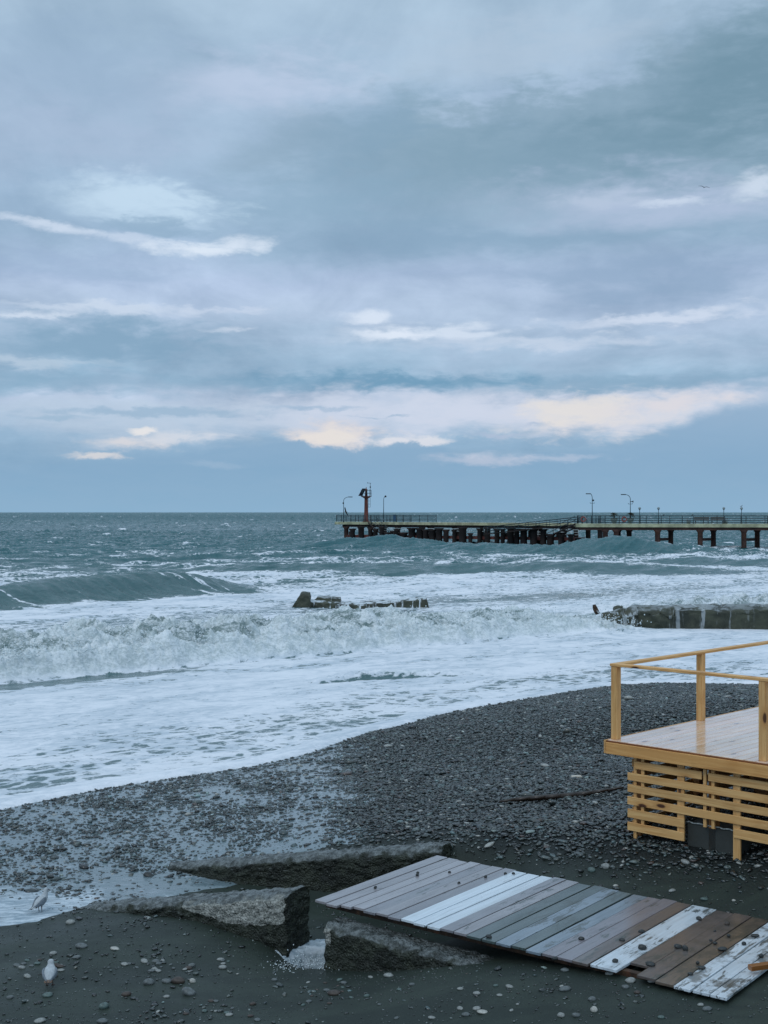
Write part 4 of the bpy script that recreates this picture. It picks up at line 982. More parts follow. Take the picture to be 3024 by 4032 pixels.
def build_spray():
    rg = np.random.default_rng(31); P = []
    for k in range(130):
        r0 = rg.uniform(-8, 25); hb = 1.05 * (1 - .35 * sst(r0, 8, 26)) + .12; q0 = 14.0 + rg.uniform(.6, 3.2); n = int(rg.uniform(15, 70)); a = rg.uniform(.10, .38)
        rr = r0 + rg.normal(0, a * 1.6, n); qq = q0 + rg.normal(0, .3, n); zz = hb * (.62 + .38 * min(1, (q0 - 14.2) / 1.8)) + np.abs(rg.normal(0, a, n)) * .8 - .1
        for r_, q_, z_ in zip(rr, qq, zz): P.append((*rq(r_, q_), z_))
    for k in range(26):
        n = 40; c = (rg.uniform(11, 24), rg.uniform(64, 70), .7); P += [tuple(v) for v in np.array(c) + rg.normal(0, 1, (n, 3)) * (.5, .4, .22)]
    for k in range(10):
        n = 40; c = (rg.uniform(8.8, 10.8), rg.uniform(57, 58), .45); P += [tuple(v) for v in np.array(c) + rg.normal(0, 1, (n, 3)) * (.4, .3, .2)]
    for k in range(14):
        n = 40; c = (rg.uniform(-1.15, -.55), rg.uniform(14.3, 14.75), .22); P += [tuple(v) for v in np.array(c) + rg.normal(0, 1, (n, 3)) * (.10, .08, .045)]
    P = np.array(P); n = len(P); s = np.where(P[:, 1] < 20, rg.uniform(.003, .008, n), rg.uniform(.010, .034, n))
    V, Fc, C = scatter(P[:, 0], P[:, 1], P[:, 2], s, s, s, np.full((n, 3), .7), 0, 8)
    sm = m_painted('sea_spray_drops', (.62, .68, .70), .6, .1, 0, 5)
    tag(link('sea_spray', fast_mesh('sea_spray', V, Fc, True), sm), 'white drops thrown up along the crest of the breaking wave', 'spray', kind='stuff')
build_spray()

# ------------------------------------------------------------------ driftwood and odd bits
def build_bits():
    a = Vector(land(1965, 3168)); b = Vector(land(2455, 3112)); m = MB(); pts = []
    for i in range(9):
        t = i / 8; p = a.lerp(b, t); p.z = tz(p.x, p.y) + .045 + .01 * math.sin(t * 7); p.y += .03 * math.sin(t * 5); pts.append(p)
    m.path(pts, [.012, .03, .04, .042, .045, .044, .04, .03, .014], 8)
    tag(m.build('driftwood_pole', M['dark_wood']), 'long dark driftwood pole lying on the shingle left of the deck', 'driftwood')
    p = Vector(land(2273, 3068)); m = MB(); m.box(p + Vector((-.08, 0, -.005)), (1, .15, 0), (-.15, 1, 0), (0, 0, 1), .17, .09, .055, bev=.012)
    tag(m.build('brick', m_painted('pale_brick', (.52, .47, .40), .8, .12, 0, 20)), 'pale cream brick lying on the dark shingle', 'brick')
    p = Vector(at(2965, 3822, .93)); m = MB(); m.box(p + Vector((-.02, -.03, -.0)), (1, .32, .02), (-.32, 1, 0), (0, 0, 1), .6, .07, .05)
    tag(m.build('wood_offcut', M['orange_wood']), 'orange brown timber offcut lying on the walkway at the right edge', 'timber')
    # plaster-like rope / weed strands on the walkway
build_bits()
def stone(px, py, w, h, mi, label, z=None, dep=1.0, seed=None, cat='stone', group=None, name='stone'):
    p = land(px, py) if z is None else at(px, py, z); sc = p[1] / F; rx = w * sc / 2; rz = max(h * sc * .5, rx * .28); ry = rx * .7 * dep
    rg = np.random.default_rng(int(px * 7 + py)); v, f = ico(2)
    d = 1 + .12 * vn3(v * 1.3 + rg.random(3) * 50, 1) + .05 * vn3(v * 3.1 + rg.random(3) * 50, 2)
    v = v * d[:, None] * np.array([rx, ry, rz]); t = rg.normal(0, .3); c, s = math.cos(t), math.sin(t); v = np.stack([v[:, 0] * c - v[:, 1] * s, v[:, 0] * s + v[:, 1] * c, v[:, 2] + v[:, 0] * rg.normal(0, .08)], 1)
    me = fast_mesh(name, v, f); o = link(name, me, STONE[mi]); o.location = (p[0], p[1] + ry * .5, p[2] + rz * .45)
    return tag(o, label, cat, group)
def build_stones():
    g = 'stones on the foreground sand'
    S1 = [(600 * 0 + 275, 3637, 38, 20, 1, 'pale topped brown stone alone on the smooth sand right of the far gull'), (580, 3617, 32, 10, 1, 'flat pale stone alone on smooth sand in front of the sloping groyne wall'),
          (318, 3733, 52, 22, 0, 'largest of the grey stones on the sand above the near gull'), (208, 3759, 32, 16, 1, 'rounded grey stone just above and left of the near gull'), (452, 3740, 38, 13, 4, 'near white flat pebble right of the stones above the near gull'), (300, 3774, 36, 14, 0, 'grey pebble in the row above and right of the near gull'),
          (185, 3925, 42, 20, 3, 'green grey stone directly below the near gull'), (38, 3932, 30, 16, 0, 'grey stone at the left edge level with the near gull feet'), (408, 3972, 44, 30, 3, 'round greenish stone at the lower left below the gull'), (155, 4026, 48, 18, 1, 'pale flat stone cut by the bottom edge below the gull'),
          (402, 4028, 44, 20, 0, 'grey stone at the bottom edge below the round greenish stone'), (585, 3876, 46, 28, 0, 'tall grey stone of the cluster right of the near gull'), (655, 3870, 40, 18, 0, 'flat grey stone in the middle of the cluster right of the near gull'), (700, 3872, 56, 30, 2, 'brownish flat stone at the right of the cluster past the near gull'),
          (742, 3918, 60, 34, 0, 'largest dark grey boulder of the cluster below the groyne wall'), (758, 3868, 26, 20, 4, 'white pebble above the largest boulder of the cluster'), (738, 3900, 34, 14, 1, 'pale pebble leaning on top of the largest boulder'), (495, 3922, 40, 22, 2, 'reddish brown stone between the cluster and the near gull'), (655, 3928, 26, 12, 1, 'light pebble left of the largest boulder'),
          (1316, 3918, 52, 22, 2, 'brown wedge of stone with a pale back at centre bottom of the sand'), (1530, 3846, 40, 16, 1, 'long pale stone below the foaming gap'), (1900, 3990, 44, 14, 4, 'long white stone at bottom centre near the frame edge'), (2226, 3901, 50, 20, 0, 'grey oval stone left of the pair of pale stones below the walkway'), (2485, 3868, 44, 22, 1, 'pale oval stone just below the white walkway planks'), (2568, 3868, 32, 18, 4, 'bright white round pebble below the brown walkway planks'),
          (2464, 3892, 30, 18, 0, 'blue grey pebble below the pale oval stone by the walkway'), (2340, 3983, 30, 26, 4, 'white cratered stone near the bottom below the walkway'), (2270, 4003, 38, 18, 0, 'grey stone left of the white cratered stone'), (2210, 4003, 30, 20, 1, 'light stone two to the left of the white cratered stone'), (2605, 4010, 28, 14, 3, 'greenish pebble at the bottom below the brown planks'), (2786, 3978, 40, 18, 0, 'grey stone below the last white walkway planks'), (2332, 3940, 34, 18, 0, 'grey oval stone above the white cratered stone'),
          (2510, 3912, 26, 14, 2, 'dark brownish pebble under the blue grey pebble by the walkway'), (2760, 3960, 26, 12, 1, 'light pebble beside the grey stone under the last planks'), (2400, 3838, 34, 16, 1, 'pale flattened stone touching the near edge of the white planks'), (2225, 3825, 34, 16, 0, 'grey pebble lying close under the near edge of the walkway'),
          (775 + 30, 3985, 22, 14, 3, 'green tinged pebble below the boulder cluster at left'), (480 * 0 + 100, 4006 - 60, 24, 9, 1, 'thin pale pebble near the lower left corner'), (2775, 3552 - 7, 34, 16, 3, 'green grey stone on bare sand between walkway and deck'), (2890, 3548, 16, 9, 4, 'tiny white pebble on bare sand right of the green grey stone'), (2648, 3510, 30, 12, 1, 'lilac grey flat stone on bare sand above the walkway'),
          (2385, 3418, 34, 24, 1, 'pale pointed stone at the edge of the shingle above the walkway'), (2330, 3432, 32, 22, 3, 'rounded greenish stone beside the pale pointed stone'), (2425, 3493, 22, 14, 4, 'whitish pebble by itself above the walkway edge'), (2700, 3395 + 5, 40, 20, 1, 'pale stone in front of the deck skirt opening'), (2790, 3366, 16, 16, 4, 'small white stone near the bottom of the deck upright'), (2990, 3362 + 2, 44, 14, 1, 'light flat stone in front of the deck at the right edge'),
          (250 + 330, 3490 - 40, 30, 18, 5, 'round black stone left of the gap between the groyne walls'), (585, 3455, 46, 26, 5, 'dark rounded boulder in the shallow wash by the groyne wall')]
    for (px, py, w, h, mi, lb) in S1: stone(px, py, w, h, mi, lb, group=g)
    rg = random.Random(5)
    # clusters of pebbles one cannot tell apart
    CL = [((480, 3780), (900, 3830), 24, 'small grey pebble in the loose band of pebbles above the boulder cluster'), ((20, 3780), (250, 3850), 16, 'small flat pebble in the patch of pebbles left of the near gull'), ((1080, 3850), (1500, 3960), 16, 'small pebble on the open sand below the foaming gap'), ((1550, 3880), (2100, 4020), 14, 'small pebble on the smooth sand at bottom centre'), ((700, 3940), (1050, 4020), 12, 'small pebble at the bottom between the boulder cluster and centre')]
    for (a, b, n, lb) in CL:
        for _ in range(n):
            px = rg.uniform(a[0], b[0]); py = rg.uniform(a[1], b[1]); w = rg.uniform(14, 34)
            stone(px, py, w, w * rg.uniform(.35, .55), rg.choice([0, 0, 1, 1, 3, 2]), lb, group=lb.replace('small ', '') + ' group', name='pebble', cat='pebble')
    # stones lying on the planks
    T = [(1645, 3440), (1770, 3438), (1807, 3480), (1912, 3455), (2022, 3443), (1990, 3443), (1478, 3497), (1643, 3448), (1925, 3692), (2290, 3480 + 220), (2185, 3800 - 22), (2527, 3672), (2450, 3706)]
    for k, (px, py) in enumerate(T): stone(px, py, 13 if k < 8 else 26, 12 if k < 8 else 15, 5, 'dark pebble on the grey and brown planks of the walkway', z=.903, group='dark pebbles on the walkway planks', name='pebble', cat='pebble')
    T2 = [(2530, 3738, 34, 24, 'rough dark stone on the wide white plank'), (2423, 3789, 26, 18, 'dark round stone at the near end of the wide white plank'), (2753, 3622, 24, 18, 'dark stone near the far end of the wide white plank'), (2864, 3642, 22, 18, 'reddish brown stone on the far corner of the wide white plank'), (2672, 3733, 36, 18, 'left stone of the touching dark pair on the brown planks'), (2699, 3742, 24, 26, 'right stone of the touching dark pair on the brown planks'), (2845, 3742, 36, 16, 'dark block shaped stone on the outer brown plank'), (2563, 3803, 40, 20, 'flat dark stone in the sand beside the brown plank end'), (2765, 3815, 30, 14, 'purple grey stone on the first of the last white planks'), (2720, 3838, 24, 12, 'dark stone at the near end beside the last white planks'), (2930, 3720, 20, 16, 'dark stone on the brown plank by the right edge'), (2975, 3688, 34, 12, 'flat dark stone on the brown plank at the right edge'), (2870, 3688, 16, 14, 'small dark stone in the group on the middle brown plank'), (2800, 3706, 14, 12, 'small dark stone left in the group on the brown plank'), (2817, 3717, 18, 12, 'dark chip on the seam between the brown planks'), (2815, 3668, 12, 8, 'tiny dark chip beside the reddish stone'), (2748, 3795, 16, 14, 'dark cube shaped pebble on the outer brown plank'), (2998, 3768, 20, 16, 'dark stone on a white plank at the right edge')]
    for (px, py, w, h, lb) in T2: stone(px, py, w, h, 2 if 'brown stone' in lb else 5, lb, z=.905, group='stones lying on the walkway', name='stone')
build_stones()

# ------------------------------------------------------------------ gulls
def ring(c, ax, rw, rh, n=14):
    """ellipse ring centred c, normal ax (in the xz plane), width along y"""
    ax = Vector(ax).normalized(); yv = Vector((0, 1, 0)); hv = ax.cross(yv)
    return [Vector(c) + yv * (math.cos(2 * math.pi * k / n) * rw) + hv * (math.sin(2 * math.pi * k / n) * rh) for k in range(n)]
def gull(loc, rz, label, headturn, hunched, scale=1.0, spread=True):
    root = empty('gull', loc, label, 'gull', 'gulls standing on the beach', rz); root.scale = (scale, scale * (1.38 if hunched else 1.05), scale)
    hz = .0 if hunched else .02
    m = MB()   # body, +x forward
    sp = [((-.125, 0, .105), .004, .003), ((-.115, 0, .108), .018, .012), ((-.085, 0, .118), .036, .030), ((-.045, 0, .132), .050, .046), ((0, 0, .145), .056, .055), ((.04, 0, .160), .053, .056), ((.070, 0, .180 + hz * .3), .043, .048), ((.084, 0, .204 + hz * .6), .031, .034), ((.090, 0, .222 + hz), .0255, .027), ((.096, 0, .240 + hz), .027, .029)]
    rings_ = []
    for k, (c, w, h) in enumerate(sp):
        p = Vector(sp[max(0, k - 1)][0]); q = Vector(sp[min(len(sp) - 1, k + 1)][0]); rings_.append(ring(c, q - p, w, h, 18))
    # head dome
    hc = Vector((.104, 0, .252 + hz))
    rings_.append(ring((.102, 0, .252 + hz), (.35, 0, 1), .025, .028, 18)); rings_.append(ring((.105, 0, .263 + hz), (.3, 0, 1), .019, .021, 18)); rings_.append(ring((.106, 0, .271 + hz), (.3, 0, 1), .008, .009, 18))
    m.rings(rings_); body = m.build('body', M['gull_white'], root, False)
    ct, st_ = math.cos(headturn), math.sin(headturn)
    hd = Vector((ct, st_, 0)); sd = Vector((-st_, ct, 0)); hcc = Vector((.104, 0, .250 + hz))
    m = MB(); b0 = hcc + hd * .018 + Vector((0, 0, -.002))
    m.rings([[b0 + sd * .007 * math.cos(t) + Vector((0, 0, 1)) * .008 * math.sin(t) for t in [k * math.pi / 4 for k in range(8)]], [b0 + hd * .022 + Vector((0, 0, -.003)) + sd * .004 * math.cos(t) + Vector((0, 0, 1)) * .005 * math.sin(t) for t in [k * math.pi / 4 for k in range(8)]], [b0 + hd * .038 + Vector((0, 0, -.010)) + sd * .0015 * math.cos(t) + Vector((0, 0, 1)) * .002 * math.sin(t) for t in [k * math.pi / 4 for k in range(8)]]])
    m.build('beak', M['beak'], root, False)
    for s in (-1, 1):
        m = MB(); e = hcc + hd * .014 + sd * s * .0225 + Vector((0, 0, .006)); m.rings([ring(e + Vector((0, -s * .003 * 0, 0)) + sd * (s * (k - 1) * .002), sd, r, r, 8) for k, r in enumerate((.001, .0042, .001))]); m.build('eye', M['gull_dark'], root, False)
        # folded wing
        m = MB(); W = []
        for (x, yy, z, w, h) in ((.055, .040, .175, .006, .018), (.03, .050, .165, .010, .036), (-.01, .054, .150, .011, .046), (-.05, .048, .134, .010, .038), (-.09, .034, .118, .008, .024), (-.130, .018, .102, .005, .012), (-.150, .010, .094, .002, .004)):
            W.append(ring((x, s * yy, z), (1, 0, .3), w, h, 12))
        m.rings(W); wing = m.build('wing', M['gull_grey'], root, False)
        m = MB(); m.rings([ring((-.112, s * .022, .106), (1, 0, .3), .007, .013, 10), ring((-.150, s * .012, .092), (1, 0, .3), .005, .008, 10), ring((-.178, s * .004, .082), (1, 0, .3), .002, .003, 10)]); m.build('wing_tip', M['gull_dark'], wing, False)
        m = MB(); y_ = s * .024; m.path([(-.004, y_, .100), (-.010, y_, .052), (.0, y_, .006)], [.010, .004, .004], 8)
        for tt in (-.45, 0, .45): m.path([(0, y_, .006), (.030 * math.cos(tt), y_ + .030 * math.sin(tt), .003)], [.004, .003], 6)
        m.build('leg', M['gull_leg'], root, False)
    m = MB(); m.rings([ring((-.10, 0, .108), (1, 0, .25), .028, .010, 10), ring((-.145, 0, .095), (1, 0, .25), .034, .006, 10), ring((-.165, 0, .088), (1, 0, .25), .030, .003, 10)]); m.build('tail', M['gull_brown'] if hunched else M['gull_white'], root, False)
    m = MB(); m.rings([ring((-.085, 0, .088), (.5, 0, .6), .030, .012, 10), ring((-.108, 0, .085), (.5, 0, .6), .034, .010, 10), ring((-.125, 0, .092), (.5, 0, .6), .020, .006, 10)]); m.build('vent', M['gull_brown'], root, False)
    return root
p = land(160, 3592); gull((p[0], p[1], p[2] - .002), R(62), 'far grey and white gull standing in the wash, dark wing tips to the left', R(-60), False, 1.02)
p = land(196, 3880); gull((p[0], p[1], p[2] - .002), R(97), 'near plump gull seen from behind on the pebbly sand, head turned right', R(-75), True, .93)
def flyer(loc, label, s, rz, bank):
    m = MB(); P = lambda x, y, z: Vector((x, y, z)) * s
    m.rings([ring(P(x, 0, z), (1, 0, 0), w * s, h * s, 10) for x, z, w, h in ((-.17, 0, .012, .004), (-.10, 0, .03, .02), (0, 0, .045, .045), (.10, .01, .035, .035), (.16, .015, .022, .022), (.20, .005, .003, .003))])
    for q in (-1, 1):
        pr = [((.08, .03 * q, .02), (-.06, .03 * q, .02)), ((.11, .22 * q, .10), (-.03, .22 * q, .09)), ((.06, .38 * q, .08), (-.05, .36 * q, .07)), ((-.06, .52 * q, .02), (-.09, .51 * q, .02))]
        for k in range(3):
            a, b = pr[k], pr[k + 1]; th = Vector((0, 0, .008))
            m.rings([[P(*a[0]), P(*a[1]), P(*a[1]) + th, P(*a[0]) + th], [P(*b[0]), P(*b[1]), P(*b[1]) + th, P(*b[0]) + th]], smooth=False)
    o = m.build('flying_gull', M['gull_dark']); o.location = loc; o.rotation_euler = (bank, 0, rz); return tag(o, label, 'gull')
flyer(atY(2772, 738, 60), 'small dark bird flying alone in the cloudy sky at the upper right', .5, R(80), R(12))
flyer(atY(1362, 2016, 185), 'dark bird in flight just above the railing at the left end of the pier', 1.6, R(150), R(55))
# ------------------------------------------------------------------ pier
def build_pier():
    up = Vector((0, 0, 1)); ZD = 3.70
    root = empty('pier', (26, 178, 0), 'long concrete pier on rust red piles with dark railings reaching into the sea', 'pier')
    A0 = Vector((26.0, 174.8, 0)); A1 = Vector((70.0, 169.0, 0)); da = (A1 - A0).normalized(); na = Vector((-da.y, da.x, 0)); LA = (A1 - A0).length
    B0 = Vector((27.2, 184.8, 0)); B1 = Vector((-7.9, 210.0, 0)); db = (B1 - B0).normalized(); nb = Vector((db.y, -db.x, 0)); LB = (B1 - B0).length
    Pa = lambda s, t, z: A0 + da * s + na * t + up * z
    Pb = lambda s, t, z: B0 + db * s + nb * t + up * z
    def sa(px):   # station along the landward part under a pixel column
        k = (px - 1512) / F; return (k * A0.y - A0.x) / (da.x - k * da.y)
    def sb(px):
        k = (px - 1512) / F; return (k * B0.y - B0.x) / (db.x - k * db.y)
    W = 4.6
    m = MB(); m.box(Pa(0, .12, ZD - .42), da, na, up, LA, W, .40); m.build('deck_slab', M['pier_top'], root)
    m = MB(); s = 0.0
    for L in (3.8, 9.2, 6.0, 10.0, 7.0, 8.4): m.box(Pa(s, 0, ZD - .46), da, na, up, L - .03, .115, .50, (1, 1, 1), bev=.02); s += L
    m.box(Pa(-.12, 0, ZD - .46), na, da, up, W, .115, .50); m.build('edge_beam', M['pier_conc'], root)
    m = MB(); m.box(Pa(.3, .25, ZD - .84), da, na, up, LA - .4, .45, .41); m.box(Pa(.3, W - .5, ZD - .84), da, na, up, LA - .4, .45, .41); m.build('girder', M['pier_red'], root)
    m = MB(); m.box(Pb(0, .12, ZD - .38), db, nb, up, LB, 5.4, .36); m.build('deck_slab', M['pier_top'], root)
    m = MB(); s = 0.0
    while s < LB - .5: L = min(random.uniform(4.5, 7), LB - s); m.box(Pb(s, 0, ZD - .42), db, nb, up, L - .03, .115, .44, bev=.02); s += L
    m.box(Pb(LB, 0, ZD - .42), nb, db, up, 5.4, .12, .44); m.build('edge_beam', M['pier_conc'], root)
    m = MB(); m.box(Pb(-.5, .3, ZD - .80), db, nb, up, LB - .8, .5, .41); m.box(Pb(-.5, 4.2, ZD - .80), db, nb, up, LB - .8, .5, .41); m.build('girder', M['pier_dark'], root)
    def pile(p, w, top, mt, bot=-1.6, name='pile'):
        m = MB(); n = 10; rs = []
        for (z, r) in ((bot, w * .50), (.2, w * .52), (.9, w * .48), (top - .35, w * .48), (top, w * .78)):
            rs.append([Vector((p.x + math.cos(2 * math.pi * k / n) * r, p.y + math.sin(2 * math.pi * k / n) * r, z)) for k in range(n)])
        m.rings(rs); return m.build(name, mt, root)
    # landward bents: near pile, far pile and the cross brace that makes the H
    for px in (2384, 2482 - 55, 2590.5, 2758.5, 2931, 3103, 3270):
        s0 = sa(px); p = Pa(s0, .45, 0); q = Pa(s0 + 1.95 + .35, W - .3, 0)
        k = (px + 50.5 - 1512) / F; q = Pa((k * (A0 + na * (W - .4)).y - (A0 + na * (W - .4)).x) / (da.x - k * da.y), W - .4, 0)
        pile(p, .74, ZD - .80, M['pier_red']); pile(q, .74, ZD - .80, M['pier_red'])
        m = MB(); d = (q - p); L = d.length; d.normalize(); m.box(p + up * 1.42, d, Vector((-d.y, d.x, 0)), up, L, .34, .36); m.box(p + d * -.3 + up * (ZD - .86), d, Vector((-d.y, d.x, 0)), up, L + .6, .5, .30); m.build('cross_beam', M['pier_red'], root)
    # seaward bents
    for px in (1356, 1412, 1560, 1690, 1800, 1905, 2010, 2115, 2215, 2262):
        s0 = sb(px)
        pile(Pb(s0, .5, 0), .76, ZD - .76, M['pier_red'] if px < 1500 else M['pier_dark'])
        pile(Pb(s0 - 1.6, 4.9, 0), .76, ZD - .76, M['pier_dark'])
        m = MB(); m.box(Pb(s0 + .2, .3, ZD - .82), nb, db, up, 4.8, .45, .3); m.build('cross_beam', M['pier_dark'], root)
    # low berthing stage in front with its close row of fender piles
    off = -3.6
    s0, s1 = sb(2330) + 1.0, sb(1420)
    m = MB(); m.box(Pb(s0, off, 1.30), db, nb, up, s1 - s0, .4, .42); m.box(Pb(s0, off + 3.2, 1.30), db, nb, up, s1 - s0, .4, .40); m.build('stage_beam', M['beam_red'], root)
    m = MB(); m.box(Pb(s0, off + .42, 1.52), db, nb, up, s1 - s0, 2.76, .16); m.build('stage_slab', M['pier_dark'], root)
    r2 = random.Random(4); s = s0 + .3; k = 0
    while s < s1 - .3:
        w = r2.uniform(.6, 1.15); h = r2.choice([2.2, 2.7, 2.9, 3.1])
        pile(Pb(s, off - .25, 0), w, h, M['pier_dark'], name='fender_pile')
        if k % 3 == 1: m = MB(); m.box(Pb(s, off + .1, 1.7), db, nb, up, r2.uniform(.9, 1.8), .25, r2.uniform(.5, 1.0)); m.build('fender_panel', M['pier_dark'], root)
        s += r2.uniform(.95, 1.75); k += 1
    # pale handrail on the far side of the stage, seen under the deck
    m = MB(); z0 = 1.7
    for h in (.35, .7, 1.05): m.tube(Pb(s0 + 1, off + 3.4, z0 + h), Pb(s1 - 4, off + 3.4, z0 + h), .035, n=6)
    s = s0 + 1
    while s < s1 - 4: m.tube(Pb(s, off + 3.4, z0), Pb(s, off + 3.4, z0 + 1.05), .03, n=6); s += 1.3
    m.build('stage_railing', M['white_rail'], root)
    # ramp from the landward part down to the stage
    a = Vector(atY(2279, 2066, 180.0)); a.z = 3.55; b = Vector(atY(1905, 2100, 185.5)); b.z = 2.05; d = (b - a); L = d.length; dn = d.normalized(); n_ = Vector((-dn.y, dn.x, 0)).normalized()
    m = MB(); m.box(a - n_ * .0, dn, n_ * -1 if n_.y < 0 else n_, dn.cross(n_) if dn.cross(n_).z > 0 else -dn.cross(n_), L, 1.6, .14); m.build('ramp', M['pier_dark'], root)
    for side in (0, 1.6):
        nn = n_ if n_.y > 0 else -n_; m = MB()
        for h in (.5, .8, 1.08): m.tube(a + nn * side + up * h, b + nn * side + up * h, .035, n=6)
        k = int(L / 1.45)
        for i in range(k + 1): p = a.lerp(b, i / k) + nn * side; m.tube(p, p + up * 1.08, .035, n=6)
        m.build('railing', M['rail'], root)
    # stairs
    for (pa, pb) in ((Pb(sb(1452), -.2, ZD), Pb(sb(1545), -2.6, 1.7)), (Pa(-.2, .6, ZD), Pb(sb(2185), -2.6, 1.7))):
        d = pb - pa; m = MB(); n = 11; hz = Vector((d.x, d.y, 0)).normalized(); w = Vector((-hz.y, hz.x, 0))
        if w.y < 0: w = -w
        for i in range(n): p = pa + d * ((i + .5) / n); m.box(p, hz, w, up, .30, 1.1, .05)
        for q in (0, 1.1): m.tube(pa + w * q - up * .1, pb + w * q - up * .1, .09, n=6)
        m.build('stair', M['pier_dark'], root); m = MB()
        for q in (0, 1.1):
            for h in (.5, 1.0): m.tube(pa + w * q + up * h, pb + w * q + up * h, .035, n=6)
            for i in range(5): p = pa + d * (i / 4) + w * q; m.tube(p, p + up * 1.0, .035, n=6)
        m.build('stair_rail', M['rail'], root)
    # railings
    def railing(pts, hs, step, r=.038, H=1.08, fl=True):
        m = MB()
        for i in range(len(pts) - 1):
            p, q = pts[i], pts[i + 1]; L = (q - p).length; k = max(1, round(L / step))
            for h in hs: m.tube(p + up * h, q + up * h, r if h < 1.0 else r * 1.3, n=6)
            for j in range(k + 1): c = p.lerp(q, j / k); m.tube(c, c + up * (H + .06), r * 1.35, n=6)
        m.build('railing', M['rail'], root)
    hs = (.16, .46, .76, 1.08)
    railing([Pa(.15, .2, ZD), Pa(LA, .2, ZD)], hs, 2.75); railing([Pa(3.2, W - .1, ZD), Pa(LA, W - .1, ZD)], hs, 3.1)
    railing([Pa(.15, .2, ZD), Pa(.15, W - .1, ZD)], hs, 1.3)
    railing([Pa(.15, .22, ZD), Pa(3.8, .22, ZD)], (.3, .6), .62)
    hs = (.2, .42, .64, .86, 1.08)
    sL = sb(1324); sR = sb(1612)
    railing([Pb(LB - .1, 5.3, ZD), Pb(LB - .1, .2, ZD), Pb(sb(1437), .2, ZD)], hs, 1.35)
    railing([Pb(sb(1455), .2, ZD), Pb(sR, .2, ZD)], hs, 1.35)
    railing([Pb(LB - .1, 5.3, ZD), Pb(sR - 1.5, 5.3, ZD)], hs, 1.6)
    # --- beacon tower
    Y = B0.y + db.y * sb(1442) + nb.y * 1.5
    def W3(px, py, y=None): return Vector(atY(px, py, y or Y))
    c = W3(1442, 2054); c.z = ZD
    t = empty('beacon_tower', c, 'rust red harbour beacon tower with railed top platform near the seaward end of the pier', 'beacon')
    m = MB(); n = 18
    R_ = lambda z, r: [Vector((c.x + math.cos(2 * math.pi * k / n) * r, c.y + math.sin(2 * math.pi * k / n) * r, z)) for k in range(n)]
    zt = W3(1442, 1958).z
    m.rings([R_(ZD, .62), R_(ZD + .12, .60), R_(ZD + .14, .40), R_(ZD + .9, .34), R_(zt - .35, .28), R_(zt - .18, .30), R_(zt, .62), R_(zt + .10, .84), R_(zt + .16, .86)]); m.build('tower_shaft', M['tower'], t)
    m = MB(); zl = W3(1442, 1925).z; m.rings([R_(zt + .16, .22), R_(zl - .3, .17), R_(zl - .28, .21), R_(zl - .1, .21), R_(zl, .08), R_(zl + .32, .03)]); m.build('lantern', M['tower'], t)
    m = MB(); zr = zt + 1.12
    for h in (.16, .64, 1.12):
        for k in range(16): p = lambda q: Vector((c.x + math.cos(q) * .82, c.y + math.sin(q) * .82, zt + h)); m.tube(p(2 * math.pi * k / 16), p(2 * math.pi * (k + 1) / 16), .028, n=5)
    for k in range(8): q = 2 * math.pi * k / 8; m.tube((c.x + math.cos(q) * .82, c.y + math.sin(q) * .82, zt + .16), (c.x + math.cos(q) * .82, c.y + math.sin(q) * .82, zr + (.1 if k else 0)), .032, n=5)
    m.build('platform_railing', M['rail'], t)
    m = MB(); a1, a2, a3 = W3(1429, 1923), W3(1434, 1923), W3(1415, 1952)
    ax = (W3(1411, 1952) - W3(1427, 1923)); L = ax.length; m.box(W3(1427, 1923) + Vector((0, -.5, 0)), ax, Vector((.5, 1, 0)), ax.cross(Vector((.5, 1, 0))), L, 1.2, .07); m.build('solar_panel', M['panel'], t)
    m = MB(); m.tube(W3(1425, 1930), W3(1434, 1934), .03, n=5); m.tube(W3(1418, 1946), W3(1431, 1950), .03, n=5); m.build('panel_bracket', M['rail'], t)
    m = MB(); l0, l1 = W3(1452, 1997), W3(1452, 1960)
    for dx in (0, .26): m.tube(l0 + Vector((dx, -.1, 0)), l1 + Vector((dx, -.1, 0)), .022, n=5)
    for i in range(4): p = l0.lerp(l1, i / 3); m.tube(p + Vector((-.2, -.1, 0)), p + Vector((.26, -.1, 0)), .02, n=5)
    m.build('ladder', M['rail'], t)
    m = MB(); m.tube(W3(1458, 1952), W3(1458, 1902), .035, n=6); m.tube(W3(1447, 1901.5), W3(1461, 1902.5), .03, n=6); m.tube(W3(1447, 1900), W3(1447, 1903), .06, n=6); m.rings([[W3(1458, 1918) + Vector((math.cos(k) * r, math.sin(k) * r, z)) for k in np.arange(8) * math.pi / 4] for z, r in ((-.12, .05), (-.08, .1), (.08, .1), (.12, .05))]); m.build('wind_vane', M['black'], t)
    # --- street lamps
    def lamp(px, ptop, arm, Yl, label, extra=None, bulb=False):
        b = W3(px, 2060, Yl); b.z = ZD; tp = W3(px, ptop, Yl)
        r = empty('street_lamp', b, label, 'street lamp', 'lamp posts on the pier')
        m = MB(); H = tp.z; m.tube(b, (b.x, b.y, b.z + .5), .11, n=8); m.path([(b.x, b.y, b.z + .4), (b.x, b.y, H - .5)], [.06, .045], 8)
        pts = []; dx = arm / F * Yl
        for i in range(9): q = i / 8 * math.pi / 2; pts.append((b.x + dx * (1 - math.cos(q)) * .75, b.y, H - .5 + .62 * math.sin(q)))
        m.path(pts, .040, 6); e = Vector(pts[-1]); m.build('pole', M['lamp_metal'], r)
        m = MB()
